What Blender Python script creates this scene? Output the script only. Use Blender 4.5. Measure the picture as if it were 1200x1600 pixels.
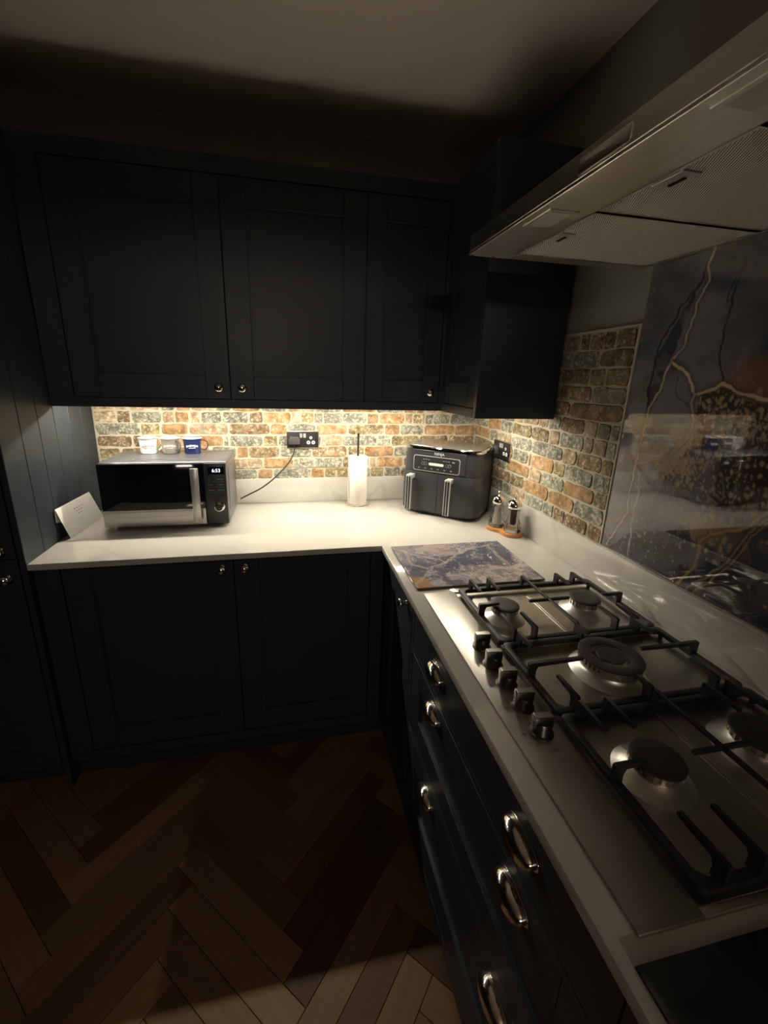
import bpy, bmesh, math, random
import numpy as np
from mathutils import Matrix, Vector, noise as mnoise
for o in list(bpy.data.objects): bpy.data.objects.remove(o)
S = bpy.context.scene; COL = S.collection
random.seed(7)
PI = math.pi
# ------------------------------------------------------------------ camera
cam = bpy.data.cameras.new('camera'); co = bpy.data.objects.new('camera', cam); COL.objects.link(co)
cam.sensor_fit = 'HORIZONTAL'; cam.sensor_width = 36.0
cam.lens = 645.35*36/1200; cam.shift_x = (600-581.39)/1200; cam.shift_y = (769.54-800)/1200
cam.clip_start = .02
yaw, pitch, roll = .2047, -.2706, .028
_cy, _sy, _cp, _sp, _cr, _sr = math.cos(yaw), math.sin(yaw), math.cos(pitch), math.sin(pitch), math.cos(roll), math.sin(roll)
_f = Vector((_sy*_cp, _cy*_cp, _sp)); _r = Vector((_cy, -_sy, 0)); _u = _r.cross(_f)
_r2 = _cr*_r+_sr*_u; _u2 = -_sr*_r+_cr*_u
m = Matrix((( _r2.x, _u2.x, -_f.x, -.9569), (_r2.y, _u2.y, -_f.y, -2.0075), (_r2.z, _u2.z, -_f.z, 1.5099), (0, 0, 0, 1)))
co.matrix_world = m
S.camera = co
# ------------------------------------------------------------------ light and exposure
W = bpy.data.worlds.new('World'); S.world = W; W.use_nodes = True
W.node_tree.nodes['Background'].inputs[0].default_value = (.9, .8, .7, 1)
W.node_tree.nodes['Background'].inputs[1].default_value = .02
S.view_settings.view_transform = 'Standard'; S.view_settings.look = 'None'
S.view_settings.exposure = 0.6; S.view_settings.gamma = 1.0; S.view_settings.use_curve_mapping = False
LED_STRENGTH = 175.0
LED_COLOR = (1.0, .895, .72)
def area(name, loc, rot, sx, sy, power, color):
    l = bpy.data.lights.new(name, 'AREA'); l.shape = 'RECTANGLE'; l.size = sx; l.size_y = sy; l.energy = power; l.color = color
    o = bpy.data.objects.new(name, l); o.location = loc; o.rotation_euler = rot; COL.objects.link(o); return o
# unseen fill added behind the camera, trimmed by the opening in the rear wall
area('rear_fill', (-1.3, -6.4, 2.06), (math.radians(90), 0, 0), .9, .10, 15, (1, .88, .76))
# unseen dim uplight added behind the camera, bouncing warm fill off the ceiling
area('ambient_fill', (-.7, -3.9, 1.75), (PI, 0, 0), .6, .6, 2.6, (1, .72, .52))

# ------------------------------------------------------------------ helpers
class B:
    def __init__(s, M=None): s.bm = bmesh.new(); s.M = M or Matrix()
    def _add(s, bm2):
        bmesh.ops.transform(bm2, matrix=s.M, verts=bm2.verts)
        me = bpy.data.meshes.new('t'); bm2.to_mesh(me); bm2.free(); s.bm.from_mesh(me); bpy.data.meshes.remove(me)
    def box(s, x0, x1, y0, y1, z0, z1, bev=0, seg=2, M=None):
        b = bmesh.new(); bmesh.ops.create_cube(b, size=1)
        for v in b.verts: v.co = Vector(((x0+x1)/2+v.co.x*(x1-x0), (y0+y1)/2+v.co.y*(y1-y0), (z0+z1)/2+v.co.z*(z1-z0)))
        if bev: bmesh.ops.bevel(b, geom=b.edges[:], offset=bev, segments=seg, affect='EDGES', profile=.5)
        if M: bmesh.ops.transform(b, matrix=M, verts=b.verts)
        s._add(b); return s
    def prism(s, pts, z0, z1, bev=0, seg=2, M=None, only_top=False):
        b = bmesh.new()
        lo = [b.verts.new((x, y, z0)) for x, y in pts]; hi = [b.verts.new((x, y, z1)) for x, y in pts]
        n = len(pts)
        for i in range(n): b.faces.new((lo[i], lo[(i+1) % n], hi[(i+1) % n], hi[i]))
        top = b.faces.new(hi); bot = b.faces.new(lo[::-1])
        bmesh.ops.recalc_face_normals(b, faces=b.faces[:])
        if bev:
            es = list(top.edges)+([] if only_top else list(bot.edges))
            bmesh.ops.bevel(b, geom=es, offset=bev, segments=seg, affect='EDGES', profile=.5)
        if M: bmesh.ops.transform(b, matrix=M, verts=b.verts)
        s._add(b); return s
    def lathe(s, prof, c=(0, 0, 0), n=32, M=None, lobes=0, amp=0):
        b = bmesh.new(); rings = []
        for r, z in prof:
            if r < 1e-6: rings.append([b.verts.new((0, 0, z))])
            else:
                rings.append([b.verts.new((r*(1+amp*abs(math.sin(lobes*2*PI*k/n/2)))*math.cos(2*PI*k/n) if lobes else r*math.cos(2*PI*k/n),
                                           r*(1+amp*abs(math.sin(lobes*2*PI*k/n/2)))*math.sin(2*PI*k/n) if lobes else r*math.sin(2*PI*k/n), z)) for k in range(n)])
        for a, d in zip(rings, rings[1:]):
            for k in range(n):
                k2 = (k+1) % n
                if len(a) == 1 and len(d) == 1: continue
                if len(a) == 1: b.faces.new((a[0], d[k], d[k2]))
                elif len(d) == 1: b.faces.new((a[k], d[0], a[k2]))
                else: b.faces.new((a[k], a[k2], d[k2], d[k]))
        bmesh.ops.recalc_face_normals(b, faces=b.faces[:])
        T = Matrix.Translation(c) @ (M or Matrix())
        bmesh.ops.transform(b, matrix=T, verts=b.verts); s._add(b); return s
    def tube(s, pts, r, n=10, cap=True):
        b = bmesh.new(); P = [Vector(p) for p in pts]; rings = []; up = Vector((0, 0, 1))
        prev = None
        for i, p in enumerate(P):
            t = (P[min(i+1, len(P)-1)]-P[max(i-1, 0)]).normalized()
            if prev is None:
                a = t.orthogonal().normalized()
            else: a = (prev-t*prev.dot(t)).normalized()
            prev = a; c = t.cross(a); rr = r[i] if isinstance(r, (list, tuple)) else r
            rings.append([b.verts.new(p+(a*math.cos(2*PI*k/n)+c*math.sin(2*PI*k/n))*rr) for k in range(n)])
        for a, d in zip(rings, rings[1:]):
            for k in range(n): b.faces.new((a[k], a[(k+1) % n], d[(k+1) % n], d[k]))
        if cap: b.faces.new(rings[0][::-1]); b.faces.new(rings[-1])
        bmesh.ops.recalc_face_normals(b, faces=b.faces[:]); s._add(b); return s
    def mesh(s, name):
        me = bpy.data.meshes.new(name); s.bm.to_mesh(me); s.bm.free(); return me
    def build(s, name, mat, parent=None, world=True, smooth=True, angle=35):
        """vertices are given in world coordinates (world=True) or in the parent's frame"""
        if parent is not None and world:
            bmesh.ops.transform(s.bm, matrix=base_matrix(parent).inverted(), verts=s.bm.verts)
        me = s.mesh(name)
        return put(name, me, mat, parent, smooth, angle)
def base_matrix(o):
    M = Matrix()
    while o is not None:
        M = o.matrix_basis @ M; o = o.parent
    return M
def put(name, me, mat, parent=None, smooth=True, angle=35):
    me.materials.clear()
    if mat: me.materials.append(mat)
    if smooth:
        me.polygons.foreach_set('use_smooth', [True]*len(me.polygons))
        try: me.set_sharp_from_angle(angle=math.radians(angle))
        except Exception: pass
    o = bpy.data.objects.new(name, me); COL.objects.link(o); o.parent = parent
    return o
def tag(o, label=None, cat=None, group=None, kind=None):
    if label: o['label'] = label
    if cat: o['category'] = cat
    if group: o['group'] = group
    if kind: o['kind'] = kind
    return o
def thing(name, label, cat, loc=(0, 0, 0), rz=0, group=None):
    o = bpy.data.objects.new(name, None); COL.objects.link(o); o.location = loc; o.rotation_euler = (0, 0, rz)
    o.empty_display_size = .05
    return tag(o, label, cat, group)
def smoothcurve(pts, n=8):
    P = [Vector(p) for p in pts]; out = []
    for i in range(len(P)-1):
        p0, p1, p2, p3 = P[max(i-1, 0)], P[i], P[i+1], P[min(i+2, len(P)-1)]
        for k in range(n):
            t = k/n
            out.append(.5*((2*p1)+(-p0+p2)*t+(2*p0-5*p1+4*p2-p3)*t*t+(-p0+3*p1-3*p2+p3)*t**3))
    out.append(P[-1]); return out
def rrect(w, d, r, n=6, cx=0, cy=0):
    pts = []
    for sx, sy, a0 in ((1, 1, 0), (-1, 1, 90), (-1, -1, 180), (1, -1, 270)):
        for k in range(n+1):
            a = math.radians(a0+90*k/n)
            pts.append((cx+sx*(w/2-r)+r*math.cos(a), cy+sy*(d/2-r)+r*math.sin(a)))
    return pts
def text(body, size, mat, parent, M, name='lettering', extrude=.0003, align='CENTER', world=False):
    cu = bpy.data.curves.new('txt', 'FONT'); cu.body = body; cu.size = size; cu.extrude = extrude; cu.align_x = align; cu.align_y = 'CENTER'
    cu.resolution_u = 3
    t = bpy.data.objects.new('txt', cu); COL.objects.link(t); bpy.context.view_layer.update()
    me = bpy.data.meshes.new_from_object(t.evaluated_get(bpy.context.evaluated_depsgraph_get()))
    bpy.data.objects.remove(t); bpy.data.curves.remove(cu)
    if world and parent is not None: M = base_matrix(parent).inverted() @ M
    me.transform(M); return put(name, me, mat, parent, smooth=False)
FACE_Y = Matrix.Rotation(PI/2, 4, 'X')            # drawing in xy turned to face -y
FACE_X = Matrix.Rotation(-PI/2, 4, 'Z') @ FACE_Y  # drawing turned to face -x

# ------------------------------------------------------------------ materials
def nt(name):
    m = bpy.data.materials.new(name); m.use_nodes = True
    return m, m.node_tree.nodes, m.node_tree.links, m.node_tree.nodes['Principled BSDF']
def mat(name, col, rough=.5, metal=0, spec=.5, coat=0, bump=0, bscale=200, vary=0, vscale=8, stretch=None, trans=0, ior=1.45, emit=None, es=0, aniso=0):
    m, N, L, P = nt(name)
    P.inputs['Base Color'].default_value = (*col, 1); P.inputs['Roughness'].default_value = rough
    P.inputs['Metallic'].default_value = metal; P.inputs['Specular IOR Level'].default_value = spec
    P.inputs['Coat Weight'].default_value = coat; P.inputs['Transmission Weight'].default_value = trans; P.inputs['IOR'].default_value = ior
    P.inputs['Coat Roughness'].default_value = .04
    if emit: P.inputs['Emission Color'].default_value = (*emit, 1); P.inputs['Emission Strength'].default_value = es
    tc = N.new('ShaderNodeTexCoord'); mp = N.new('ShaderNodeMapping'); L.new(tc.outputs['Object'], mp.inputs[0])
    if stretch: mp.inputs['Scale'].default_value = stretch
    if vary:
        n = N.new('ShaderNodeTexNoise'); n.inputs['Scale'].default_value = vscale; n.inputs['Detail'].default_value = 5; L.new(mp.outputs[0], n.inputs[0])
        r = N.new('ShaderNodeMapRange'); r.inputs['To Min'].default_value = 1-vary; r.inputs['To Max'].default_value = 1+vary; L.new(n.outputs[0], r.inputs[0])
        x = N.new('ShaderNodeMix'); x.data_type = 'RGBA'; x.blend_type = 'MULTIPLY'; x.inputs[0].default_value = 1
        x.inputs[6].default_value = (*col, 1); L.new(r.outputs[0], x.inputs[7]); L.new(x.outputs[2], P.inputs['Base Color'])
        r2 = N.new('ShaderNodeMapRange'); r2.inputs['To Min'].default_value = rough*(1-vary*.6); r2.inputs['To Max'].default_value = min(1, rough*(1+vary*.6)); L.new(n.outputs[0], r2.inputs[0]); L.new(r2.outputs[0], P.inputs['Roughness'])
    if bump:
        n = N.new('ShaderNodeTexNoise'); n.inputs['Scale'].default_value = bscale; L.new(mp.outputs[0], n.inputs[0]); n.inputs['Detail'].default_value = 4
        b = N.new('ShaderNodeBump'); b.inputs['Strength'].default_value = bump; b.inputs['Distance'].default_value = .001; L.new(n.outputs[0], b.inputs['Height']); L.new(b.outputs[0], P.inputs['Normal'])
    return m
M = {}
M['navy'] = mat('navy_paint', (.026, .033, .041), .42, bump=.15, bscale=260, vary=.12, vscale=3)
M['navy_in'] = mat('cabinet_underside', (.05, .055, .06), .5, vary=.05)
M['wall'] = mat('grey_green_wall_paint', (.36, .355, .32), .85, bump=.2, bscale=150, vary=.05)
M['wall_warm'] = mat('taupe_wall_paint', (.14, .12, .10), .85, vary=.05)
M['ceil'] = mat('ceiling_paint', (.93, .83, .74), .9, vary=.02)
M['plinth'] = mat('plinth_paint', (.012, .015, .02), .6, vary=.1)
M['chrome'] = mat('polished_chrome', (.86, .84, .80), .07, metal=1, bump=.02, bscale=40)
M['nickel'] = mat('warm_nickel', (.84, .79, .70), .09, metal=1, bump=.02, bscale=40)
M['steel'] = mat('brushed_steel', (.58, .56, .52), .26, metal=1, bump=.06, bscale=60, vary=.08, vscale=5, stretch=(1, 14, 14))
M['steel_y'] = mat('brushed_steel_long', (.78, .75, .70), .32, metal=1, bump=.06, bscale=60, vary=.12, vscale=4, stretch=(14, 1, 14))
M['chimney'] = mat('dull_chimney_steel', (.36, .33, .30), .55, metal=.3, vary=.1)
M['hobsteel'] = mat('hob_steel', (.50, .475, .43), .35, metal=1, bump=.05, bscale=70, vary=.10, vscale=6, stretch=(14, 1.5, 14))
M['burner'] = mat('burner_aluminium', (.72, .70, .66), .36, metal=1, bump=.1, bscale=120, vary=.1)
M['iron'] = mat('cast_iron_enamel', (.022, .023, .026), .42, bump=.35, bscale=400, vary=.15, vscale=20)
M['cap'] = mat('enamel_burner_cap', (.030, .030, .032), .48, bump=.2, bscale=300)
M['knob'] = mat('dark_metal_knob', (.20, .20, .19), .30, metal=1, vary=.1, vscale=30)
M['knobtop'] = mat('satin_knob_top', (.62, .60, .54), .3, metal=1, vary=.05)
M['blackgloss'] = mat('black_glass', (.005, .006, .009), .06, spec=.4, vary=.02)
M['blackplastic'] = mat('black_plastic', (.020, .021, .023), .38, bump=.1, bscale=500, vary=.05)
M['grayplastic'] = mat('charcoal_plastic', (.034, .036, .040), .34, bump=.06, bscale=500, vary=.05)
M['lidgrey'] = mat('brushed_grey_lid', (.16, .14, .12), .25, metal=.6, vary=.1, vscale=12)
M['dark'] = mat('dark_gap', (.004, .004, .005), .7, vary=.05)
M['silver'] = mat('silver_plastic', (.55, .55, .53), .30, metal=.45, vary=.05)
M['mwbody'] = mat('microwave_silver_paint', (.17, .18, .20), .30, metal=.7, vary=.05)
M['white'] = mat('white_enamel', (.82, .82, .80), .2, spec=.6, vary=.02)
M['greymug'] = mat('grey_enamel', (.34, .31, .26), .3, metal=.35, vary=.05)
M['navymug'] = mat('navy_enamel', (.012, .022, .10), .2, spec=.6, vary=.05)
M['redbrown'] = mat('dark_red_enamel', (.07, .015, .02), .3, vary=.05)
M['card'] = mat('white_card', (.80, .79, .75), .7, bump=.05)
M['inkgrey'] = mat('grey_print', (.28, .28, .28), .7, vary=.02)
M['ink'] = mat('white_print', (.75, .75, .74), .5, vary=.02)
M['dimink'] = mat('dim_grey_print', (.30, .31, .33), .5, vary=.02)
M['inkdark'] = mat('dark_print', (.06, .06, .07), .5, vary=.02)
M['display'] = mat('display_glass', (.005, .006, .02), .1, vary=.02)
M['digits'] = mat('lit_digits', (.1, .1, .1), .5, emit=(.80, .86, 1), es=1.6)
M['wood'] = mat('orange_wood', (.50, .22, .06), .45, vary=.3, vscale=14, stretch=(1, 8, 8), bump=.1, bscale=80)
M['pepper'] = mat('peppercorns', (.035, .022, .016), .7, bump=.9, bscale=350, vary=.6, vscale=350)
M['salt'] = mat('salt_crystals', (.62, .58, .52), .6, bump=.6, bscale=350, vary=.2, vscale=250)
M['trim'] = mat('cream_edge_trim', (.62, .57, .45), .6, vary=.05)
M['socketplate'] = mat('black_nickel_plate', (.035, .033, .033), .28, metal=.4, vary=.1)
M['socketedge'] = mat('polished_plate_edge', (.70, .66, .55), .25, metal=1, vary=.02)
M['cable'] = mat('black_cable', (.012, .012, .012), .45, vary=.05)
M['plug'] = mat('grey_black_plug', (.06, .055, .055), .35, vary=.1)
M['led'] = mat('led_diffuser', (.9, .9, .8), .5, emit=LED_COLOR, es=LED_STRENGTH)
M['lampglass'] = mat('frosted_lamp_cover', (.60, .57, .52), .35, vary=.05)
# glass
m, N, L, P = nt('clear_glass'); P.inputs['Base Color'].default_value = (.95, .95, .93, 1); P.inputs['Roughness'].default_value = .03
P.inputs['Transmission Weight'].default_value = 1; P.inputs['IOR'].default_value = 1.3; M['glass'] = m
# paper roll
m, N, L, P = nt('quilted_paper'); P.inputs['Roughness'].default_value = .9; P.inputs['Base Color'].default_value = (.82, .79, .72, 1)
tc = N.new('ShaderNodeTexCoord'); v = N.new('ShaderNodeTexVoronoi'); v.inputs['Scale'].default_value = 110; L.new(tc.outputs['Object'], v.inputs[0])
b = N.new('ShaderNodeBump'); b.inputs['Strength'].default_value = .5; b.inputs['Distance'].default_value = .002; L.new(v.outputs[0], b.inputs['Height']); L.new(b.outputs[0], P.inputs['Normal']); M['paper'] = m
# quartz worktop
def quartz():
    m, N, L, P = nt('white_quartz'); tc = N.new('ShaderNodeTexCoord')
    n0 = N.new('ShaderNodeTexNoise'); n0.inputs['Scale'].default_value = 2.2; n0.inputs['Detail'].default_value = 6; L.new(tc.outputs['Object'], n0.inputs[0])
    mx = N.new('ShaderNodeMix'); mx.data_type = 'RGBA'; mx.inputs[0].default_value = .35; L.new(tc.outputs['Object'], mx.inputs[6]); L.new(n0.outputs['Color'], mx.inputs[7])
    n1 = N.new('ShaderNodeTexNoise'); n1.inputs['Scale'].default_value = 3.0; n1.inputs['Detail'].default_value = 3; L.new(mx.outputs[2], n1.inputs[0])
    s = N.new('ShaderNodeMath'); s.operation = 'SUBTRACT'; s.inputs[1].default_value = .5; L.new(n1.outputs[0], s.inputs[0])
    a = N.new('ShaderNodeMath'); a.operation = 'ABSOLUTE'; L.new(s.outputs[0], a.inputs[0])
    r = N.new('ShaderNodeValToRGB'); r.color_ramp.elements[0].color = (.37, .345, .29, 1); r.color_ramp.elements[0].position = 0
    r.color_ramp.elements[1].position = .022; r.color_ramp.elements[1].color = (.56, .545, .50, 1); L.new(a.outputs[0], r.inputs[0])
    n2 = N.new('ShaderNodeTexNoise'); n2.inputs['Scale'].default_value = 1.5; L.new(tc.outputs['Object'], n2.inputs[0])
    rr = N.new('ShaderNodeMapRange'); rr.inputs['From Min'].default_value = .42; rr.inputs['From Max'].default_value = .66; rr.inputs['To Max'].default_value = .5; L.new(n2.outputs[0], rr.inputs[0])
    m2 = N.new('ShaderNodeMix'); m2.data_type = 'RGBA'; m2.inputs[6].default_value = (.56, .545, .50, 1); L.new(rr.outputs[0], m2.inputs[0]); L.new(r.outputs[0], m2.inputs[7])
    L.new(m2.outputs[2], P.inputs['Base Color']); P.inputs['Roughness'].default_value = .07; P.inputs['Specular IOR Level'].default_value = 1.0; P.inputs['IOR'].default_value = 1.62
    return m
M['quartz'] = quartz()
# bricks: two tones, chalky limewash flecks
def brickmat(name, c1, c2, chalk):
    m, N, L, P = nt(name); tc = N.new('ShaderNodeTexCoord'); oi = N.new('ShaderNodeObjectInfo')
    ad = N.new('ShaderNodeVectorMath'); ad.operation = 'ADD'; L.new(tc.outputs['Object'], ad.inputs[0])
    sc = N.new('ShaderNodeMath'); sc.operation = 'MULTIPLY'; sc.inputs[1].default_value = 9; L.new(oi.outputs['Random'], sc.inputs[0]); L.new(sc.outputs[0], ad.inputs[1])
    n1 = N.new('ShaderNodeTexNoise'); n1.inputs['Scale'].default_value = 22; n1.inputs['Detail'].default_value = 4; L.new(ad.outputs[0], n1.inputs[0])
    x = N.new('ShaderNodeMix'); x.data_type = 'RGBA'; x.inputs[6].default_value = (*c1, 1); x.inputs[7].default_value = (*c2, 1)
    r0 = N.new('ShaderNodeMapRange'); r0.inputs['From Min'].default_value = .35; r0.inputs['From Max'].default_value = .65; L.new(n1.outputs[0], r0.inputs[0]); L.new(r0.outputs[0], x.inputs[0])
    n2 = N.new('ShaderNodeTexNoise'); n2.inputs['Scale'].default_value = 95; n2.inputs['Detail'].default_value = 6; n2.inputs['Roughness'].default_value = .65; L.new(ad.outputs[0], n2.inputs[0])
    r = N.new('ShaderNodeMapRange'); r.inputs['From Min'].default_value = .62-chalk; r.inputs['From Max'].default_value = .70-chalk; r.inputs['To Max'].default_value = .8; L.new(n2.outputs[0], r.inputs[0])
    y = N.new('ShaderNodeMix'); y.data_type = 'RGBA'; L.new(r.outputs[0], y.inputs[0]); L.new(x.outputs[2], y.inputs[6]); y.inputs[7].default_value = (.72, .66, .50, 1)
    n3 = N.new('ShaderNodeTexNoise'); n3.inputs['Scale'].default_value = 42; n3.inputs['Detail'].default_value = 5; L.new(ad.outputs[0], n3.inputs[0])
    r3 = N.new('ShaderNodeMapRange'); r3.inputs['From Min'].default_value = .38; r3.inputs['From Max'].default_value = .62; r3.inputs['To Min'].default_value = .58; r3.inputs['To Max'].default_value = 1.08; L.new(n3.outputs[0], r3.inputs[0])
    ml = N.new('ShaderNodeMix'); ml.data_type = 'RGBA'; ml.blend_type = 'MULTIPLY'; ml.inputs[0].default_value = 1; L.new(y.outputs[2], ml.inputs[6]); L.new(r3.outputs[0], ml.inputs[7]); y = ml
    hv = N.new('ShaderNodeHueSaturation'); rv = N.new('ShaderNodeMapRange'); rv.inputs['To Min'].default_value = .72; rv.inputs['To Max'].default_value = 1.08; L.new(oi.outputs['Random'], rv.inputs[0])
    L.new(rv.outputs[0], hv.inputs['Value']); L.new(y.outputs[2], hv.inputs['Color']); L.new(hv.outputs[0], P.inputs['Base Color'])
    P.inputs['Roughness'].default_value = .8; P.inputs['Specular IOR Level'].default_value = .3
    b = N.new('ShaderNodeBump'); b.inputs['Strength'].default_value = .5; b.inputs['Distance'].default_value = .0015; L.new(n2.outputs[0], b.inputs['Height']); L.new(b.outputs[0], P.inputs['Normal'])
    return m
BM = {'o': brickmat('orange_brick', (.42, .23, .09), (.54, .36, .20), .06),
      'g': brickmat('grey_green_brick', (.185, .185, .145), (.33, .335, .275), .115),
      'b': brickmat('brown_brick', (.20, .125, .06), (.34, .25, .15), .085),
      't': brickmat('tan_brick', (.42, .27, .15), (.54, .44, .31), .11),
      'y': brickmat('olive_brick', (.21, .16, .06), (.38, .31, .17), .10)}
M['mortar'] = mat('cream_mortar', (.52, .48, .375), .9, bump=.5, bscale=180, vary=.12, vscale=40)
# hood filter: fine slotted aluminium weave
def filtermat():
    m, N, L, P = nt('slotted_filter'); tc = N.new('ShaderNodeTexCoord')
    mp = N.new('ShaderNodeMapping'); mp.inputs['Scale'].default_value = (1, 1, 1); L.new(tc.outputs['Object'], mp.inputs[0])
    mp.inputs['Rotation'].default_value = (0, 0, math.radians(30)); w = N.new('ShaderNodeTexWave'); w.bands_direction = 'X'; w.inputs['Scale'].default_value = 85; w.inputs['Distortion'].default_value = 0; L.new(mp.outputs[0], w.inputs[0])
    w2 = N.new('ShaderNodeTexWave'); w2.bands_direction = 'Y'; w2.inputs['Scale'].default_value = 120; L.new(mp.outputs[0], w2.inputs[0])
    mm = N.new('ShaderNodeMath'); mm.operation = 'MULTIPLY'; L.new(w.outputs['Fac'], mm.inputs[0])
    r2 = N.new('ShaderNodeMapRange'); r2.inputs['To Min'].default_value = .65; L.new(w2.outputs['Fac'], r2.inputs[0]); L.new(r2.outputs[0], mm.inputs[1])
    r = N.new('ShaderNodeValToRGB'); r.color_ramp.elements[0].position = .12; r.color_ramp.elements[0].color = (.12, .11, .09, 1); r.color_ramp.elements[1].position = .45; r.color_ramp.elements[1].color = (.95, .91, .85, 1)
    L.new(mm.outputs[0], r.inputs[0]); L.new(r.outputs[0], P.inputs['Base Color']); P.inputs['Metallic'].default_value = .35; P.inputs['Roughness'].default_value = .5
    b = N.new('ShaderNodeBump'); b.inputs['Strength'].default_value = .6; b.inputs['Distance'].default_value = .001; L.new(mm.outputs[0], b.inputs['Height']); L.new(b.outputs[0], P.inputs['Normal'])
    return m
M['filter'] = filtermat()
# oak planks
def oak(i, c):
    m, N, L, P = nt('oak_plank_tone'); tc = N.new('ShaderNodeTexCoord'); oi = N.new('ShaderNodeObjectInfo')
    mp = N.new('ShaderNodeMapping'); mp.inputs['Scale'].default_value = (3, 45, 20); L.new(tc.outputs['Object'], mp.inputs[0]); L.new(oi.outputs['Random'], mp.inputs['Location'])
    n = N.new('ShaderNodeTexNoise'); n.inputs['Scale'].default_value = 2; n.inputs['Detail'].default_value = 6; L.new(mp.outputs[0], n.inputs[0])
    x = N.new('ShaderNodeMix'); x.data_type = 'RGBA'; L.new(n.outputs[0], x.inputs[0]); x.inputs[6].default_value = (*[v*.72 for v in c], 1); x.inputs[7].default_value = (*[v*1.28 for v in c], 1)
    L.new(x.outputs[2], P.inputs['Base Color']); P.inputs['Roughness'].default_value = .55; P.inputs['Specular IOR Level'].default_value = .25
    return m
OAK = [oak(i, c) for i, c in enumerate([(.17, .095, .045), (.10, .052, .025), (.14, .078, .036), (.20, .115, .055), (.07, .036, .018)])]
# printed glass: colours painted on the vertices of the panel
def printmat(name, rough=.05, spec=.5):
    m, N, L, P = nt(name); a = N.new('ShaderNodeVertexColor'); a.layer_name = 'print'; L.new(a.outputs[0], P.inputs['Base Color'])
    P.inputs['Roughness'].default_value = rough; P.inputs['Specular IOR Level'].default_value = spec
    P.inputs['IOR'].default_value = 1.5
    return m
M['splash'] = printmat('printed_splashback_glass', .0, .9); M['boardprint'] = printmat('printed_board_glass', .05, .6)

# ------------------------------------------------------------------ setting
H = .91; ZC = 2.458
def struct(name, b, m, **k):
    o = b.build(name, m, **k); o['kind'] = 'structure'; return o
floor = struct('floor', B().box(-3.6, .1, -7.2, .1, -.06, -.012), M['dark'])
struct('ceiling', B().box(-3.6, .1, -7.2, .1, ZC, ZC+.06), M['ceil'])
wall_back = struct('wall_back', B().box(-3.6, 0, 0, .1, -.06, ZC), M['wall'])
wall_right = struct('wall_right', B().box(0, .1, -7.2, .1, -.06, ZC), M['wall'])
struct('wall_left', B().box(-3.6, -3.5, -7.2, 0, -.06, ZC), M['wall_warm'])
wr = B(); wr.box(-3.5, -1.8, -4.6, -4.5, -.012, ZC); wr.box(-.8, 0, -4.6, -4.5, -.012, ZC); wr.box(-1.8, -.8, -4.6, -4.5, 2.03, ZC)  # unseen opening added so its lintel keeps the fill off the cabinet tops
struct('wall_rear', wr, M['wall_warm'])
struct('wall_hall', B().box(-3.5, 0, -7.1, -7.0, -.012, ZC), M['wall_warm'])
# herringbone planks
Wp, Lp = .078, .468
def plank(u0, v0, du, dv, k):
    g = .0007
    cx, cy = (u0+du/2), (v0+dv/2)
    R = Matrix.Rotation(math.radians(45), 4, 'Z'); c = R @ Vector((cx, cy, 0)) + Vector((-.952, -.80, 0))
    if not (-2.35 < c.x < -.35 and -2.35 < c.y < -.30): return
    key = 'h' if du > dv else 'v'
    if key not in PM:
        b = B().box(-Lp/2+g, Lp/2-g, -Wp/2+g, Wp/2-g, -.012, 0, bev=.0008, seg=1); PM[key] = b.mesh('plank')
    i = random.choices(range(5), [4, 2, 3, 2, 1])[0]
    if (key, i) not in PM:
        me = PM[key].copy(); me.materials.append(OAK[i]); PM[(key, i)] = me
    o = bpy.data.objects.new('plank', PM[(key, i)]); COL.objects.link(o); o.parent = floor
    o.location = c; o.rotation_euler = (0, 0, math.radians(45 if du > dv else 135))
PM = {}
for k in range(-40, 41):
    for q in range(-4, 5):
        ox, oy = k*Wp+q*Lp, k*Wp-q*Lp
        plank(ox, oy, Lp, Wp, k); plank(ox+Lp, oy+Wp-Lp, Wp, Lp, k)
# brick cladding
ZB = [1.665-.0535*i for i in range(13)]
BACK = {5: ([-1.781, -1.636, -1.507, -1.446, -1.38, -1.277, -1.205, -1.078, -0.959, -0.891, -0.828, -0.7, -0.531, -0.392, -0.329, -0.283, -0.015], 'ttgotgogttgogott'), 6: ([-1.778, -1.688, -1.629, -1.504, -1.451, -1.39, -1.344, -1.25, -1.132, -1.068, -0.94, -0.895, -0.832, -0.789, -0.697, -0.577, -0.517, -0.386, -0.343, -0.279, -0.235, -0.146, -0.004], 'tbgtotggbotygggootyggg'), 7: ([-1.778, -1.597, -1.515, -1.397, -1.225, -1.039, -0.959, -0.823, -0.671, -0.486, -0.407, -0.283, -0.117, -0.004], 'gyotbogoyogoo'), 8: ([-1.778, -1.634, -1.55, -1.38, -1.251, -1.226, -1.073, -1.002, -0.921, -0.799, -0.696, -0.523, -0.451, -0.303, -0.148, -0.004], 'bbooggyggtggybb'), 9: ([-1.778, -1.687, -1.529, -1.309, -1.195, -1.14, -0.998, -0.846, -0.67, -0.587, -0.435, -0.283, -0.144, -0.004], 'ybbgobgbyogoo'), 10: ([-1.778, -1.667, -1.507, -1.312, -1.077, -0.933, -0.695, -0.559, -0.523, -0.382, -0.175, -0.004], 'bobtogbtobg'), 11: ([-1.778, -1.674, -1.485, -1.316, -1.104, -1.032, -0.85, -0.784, -0.666, -0.551, -0.481, -0.397, -0.171, -0.004], 'gyogogoygygbg')}
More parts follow.
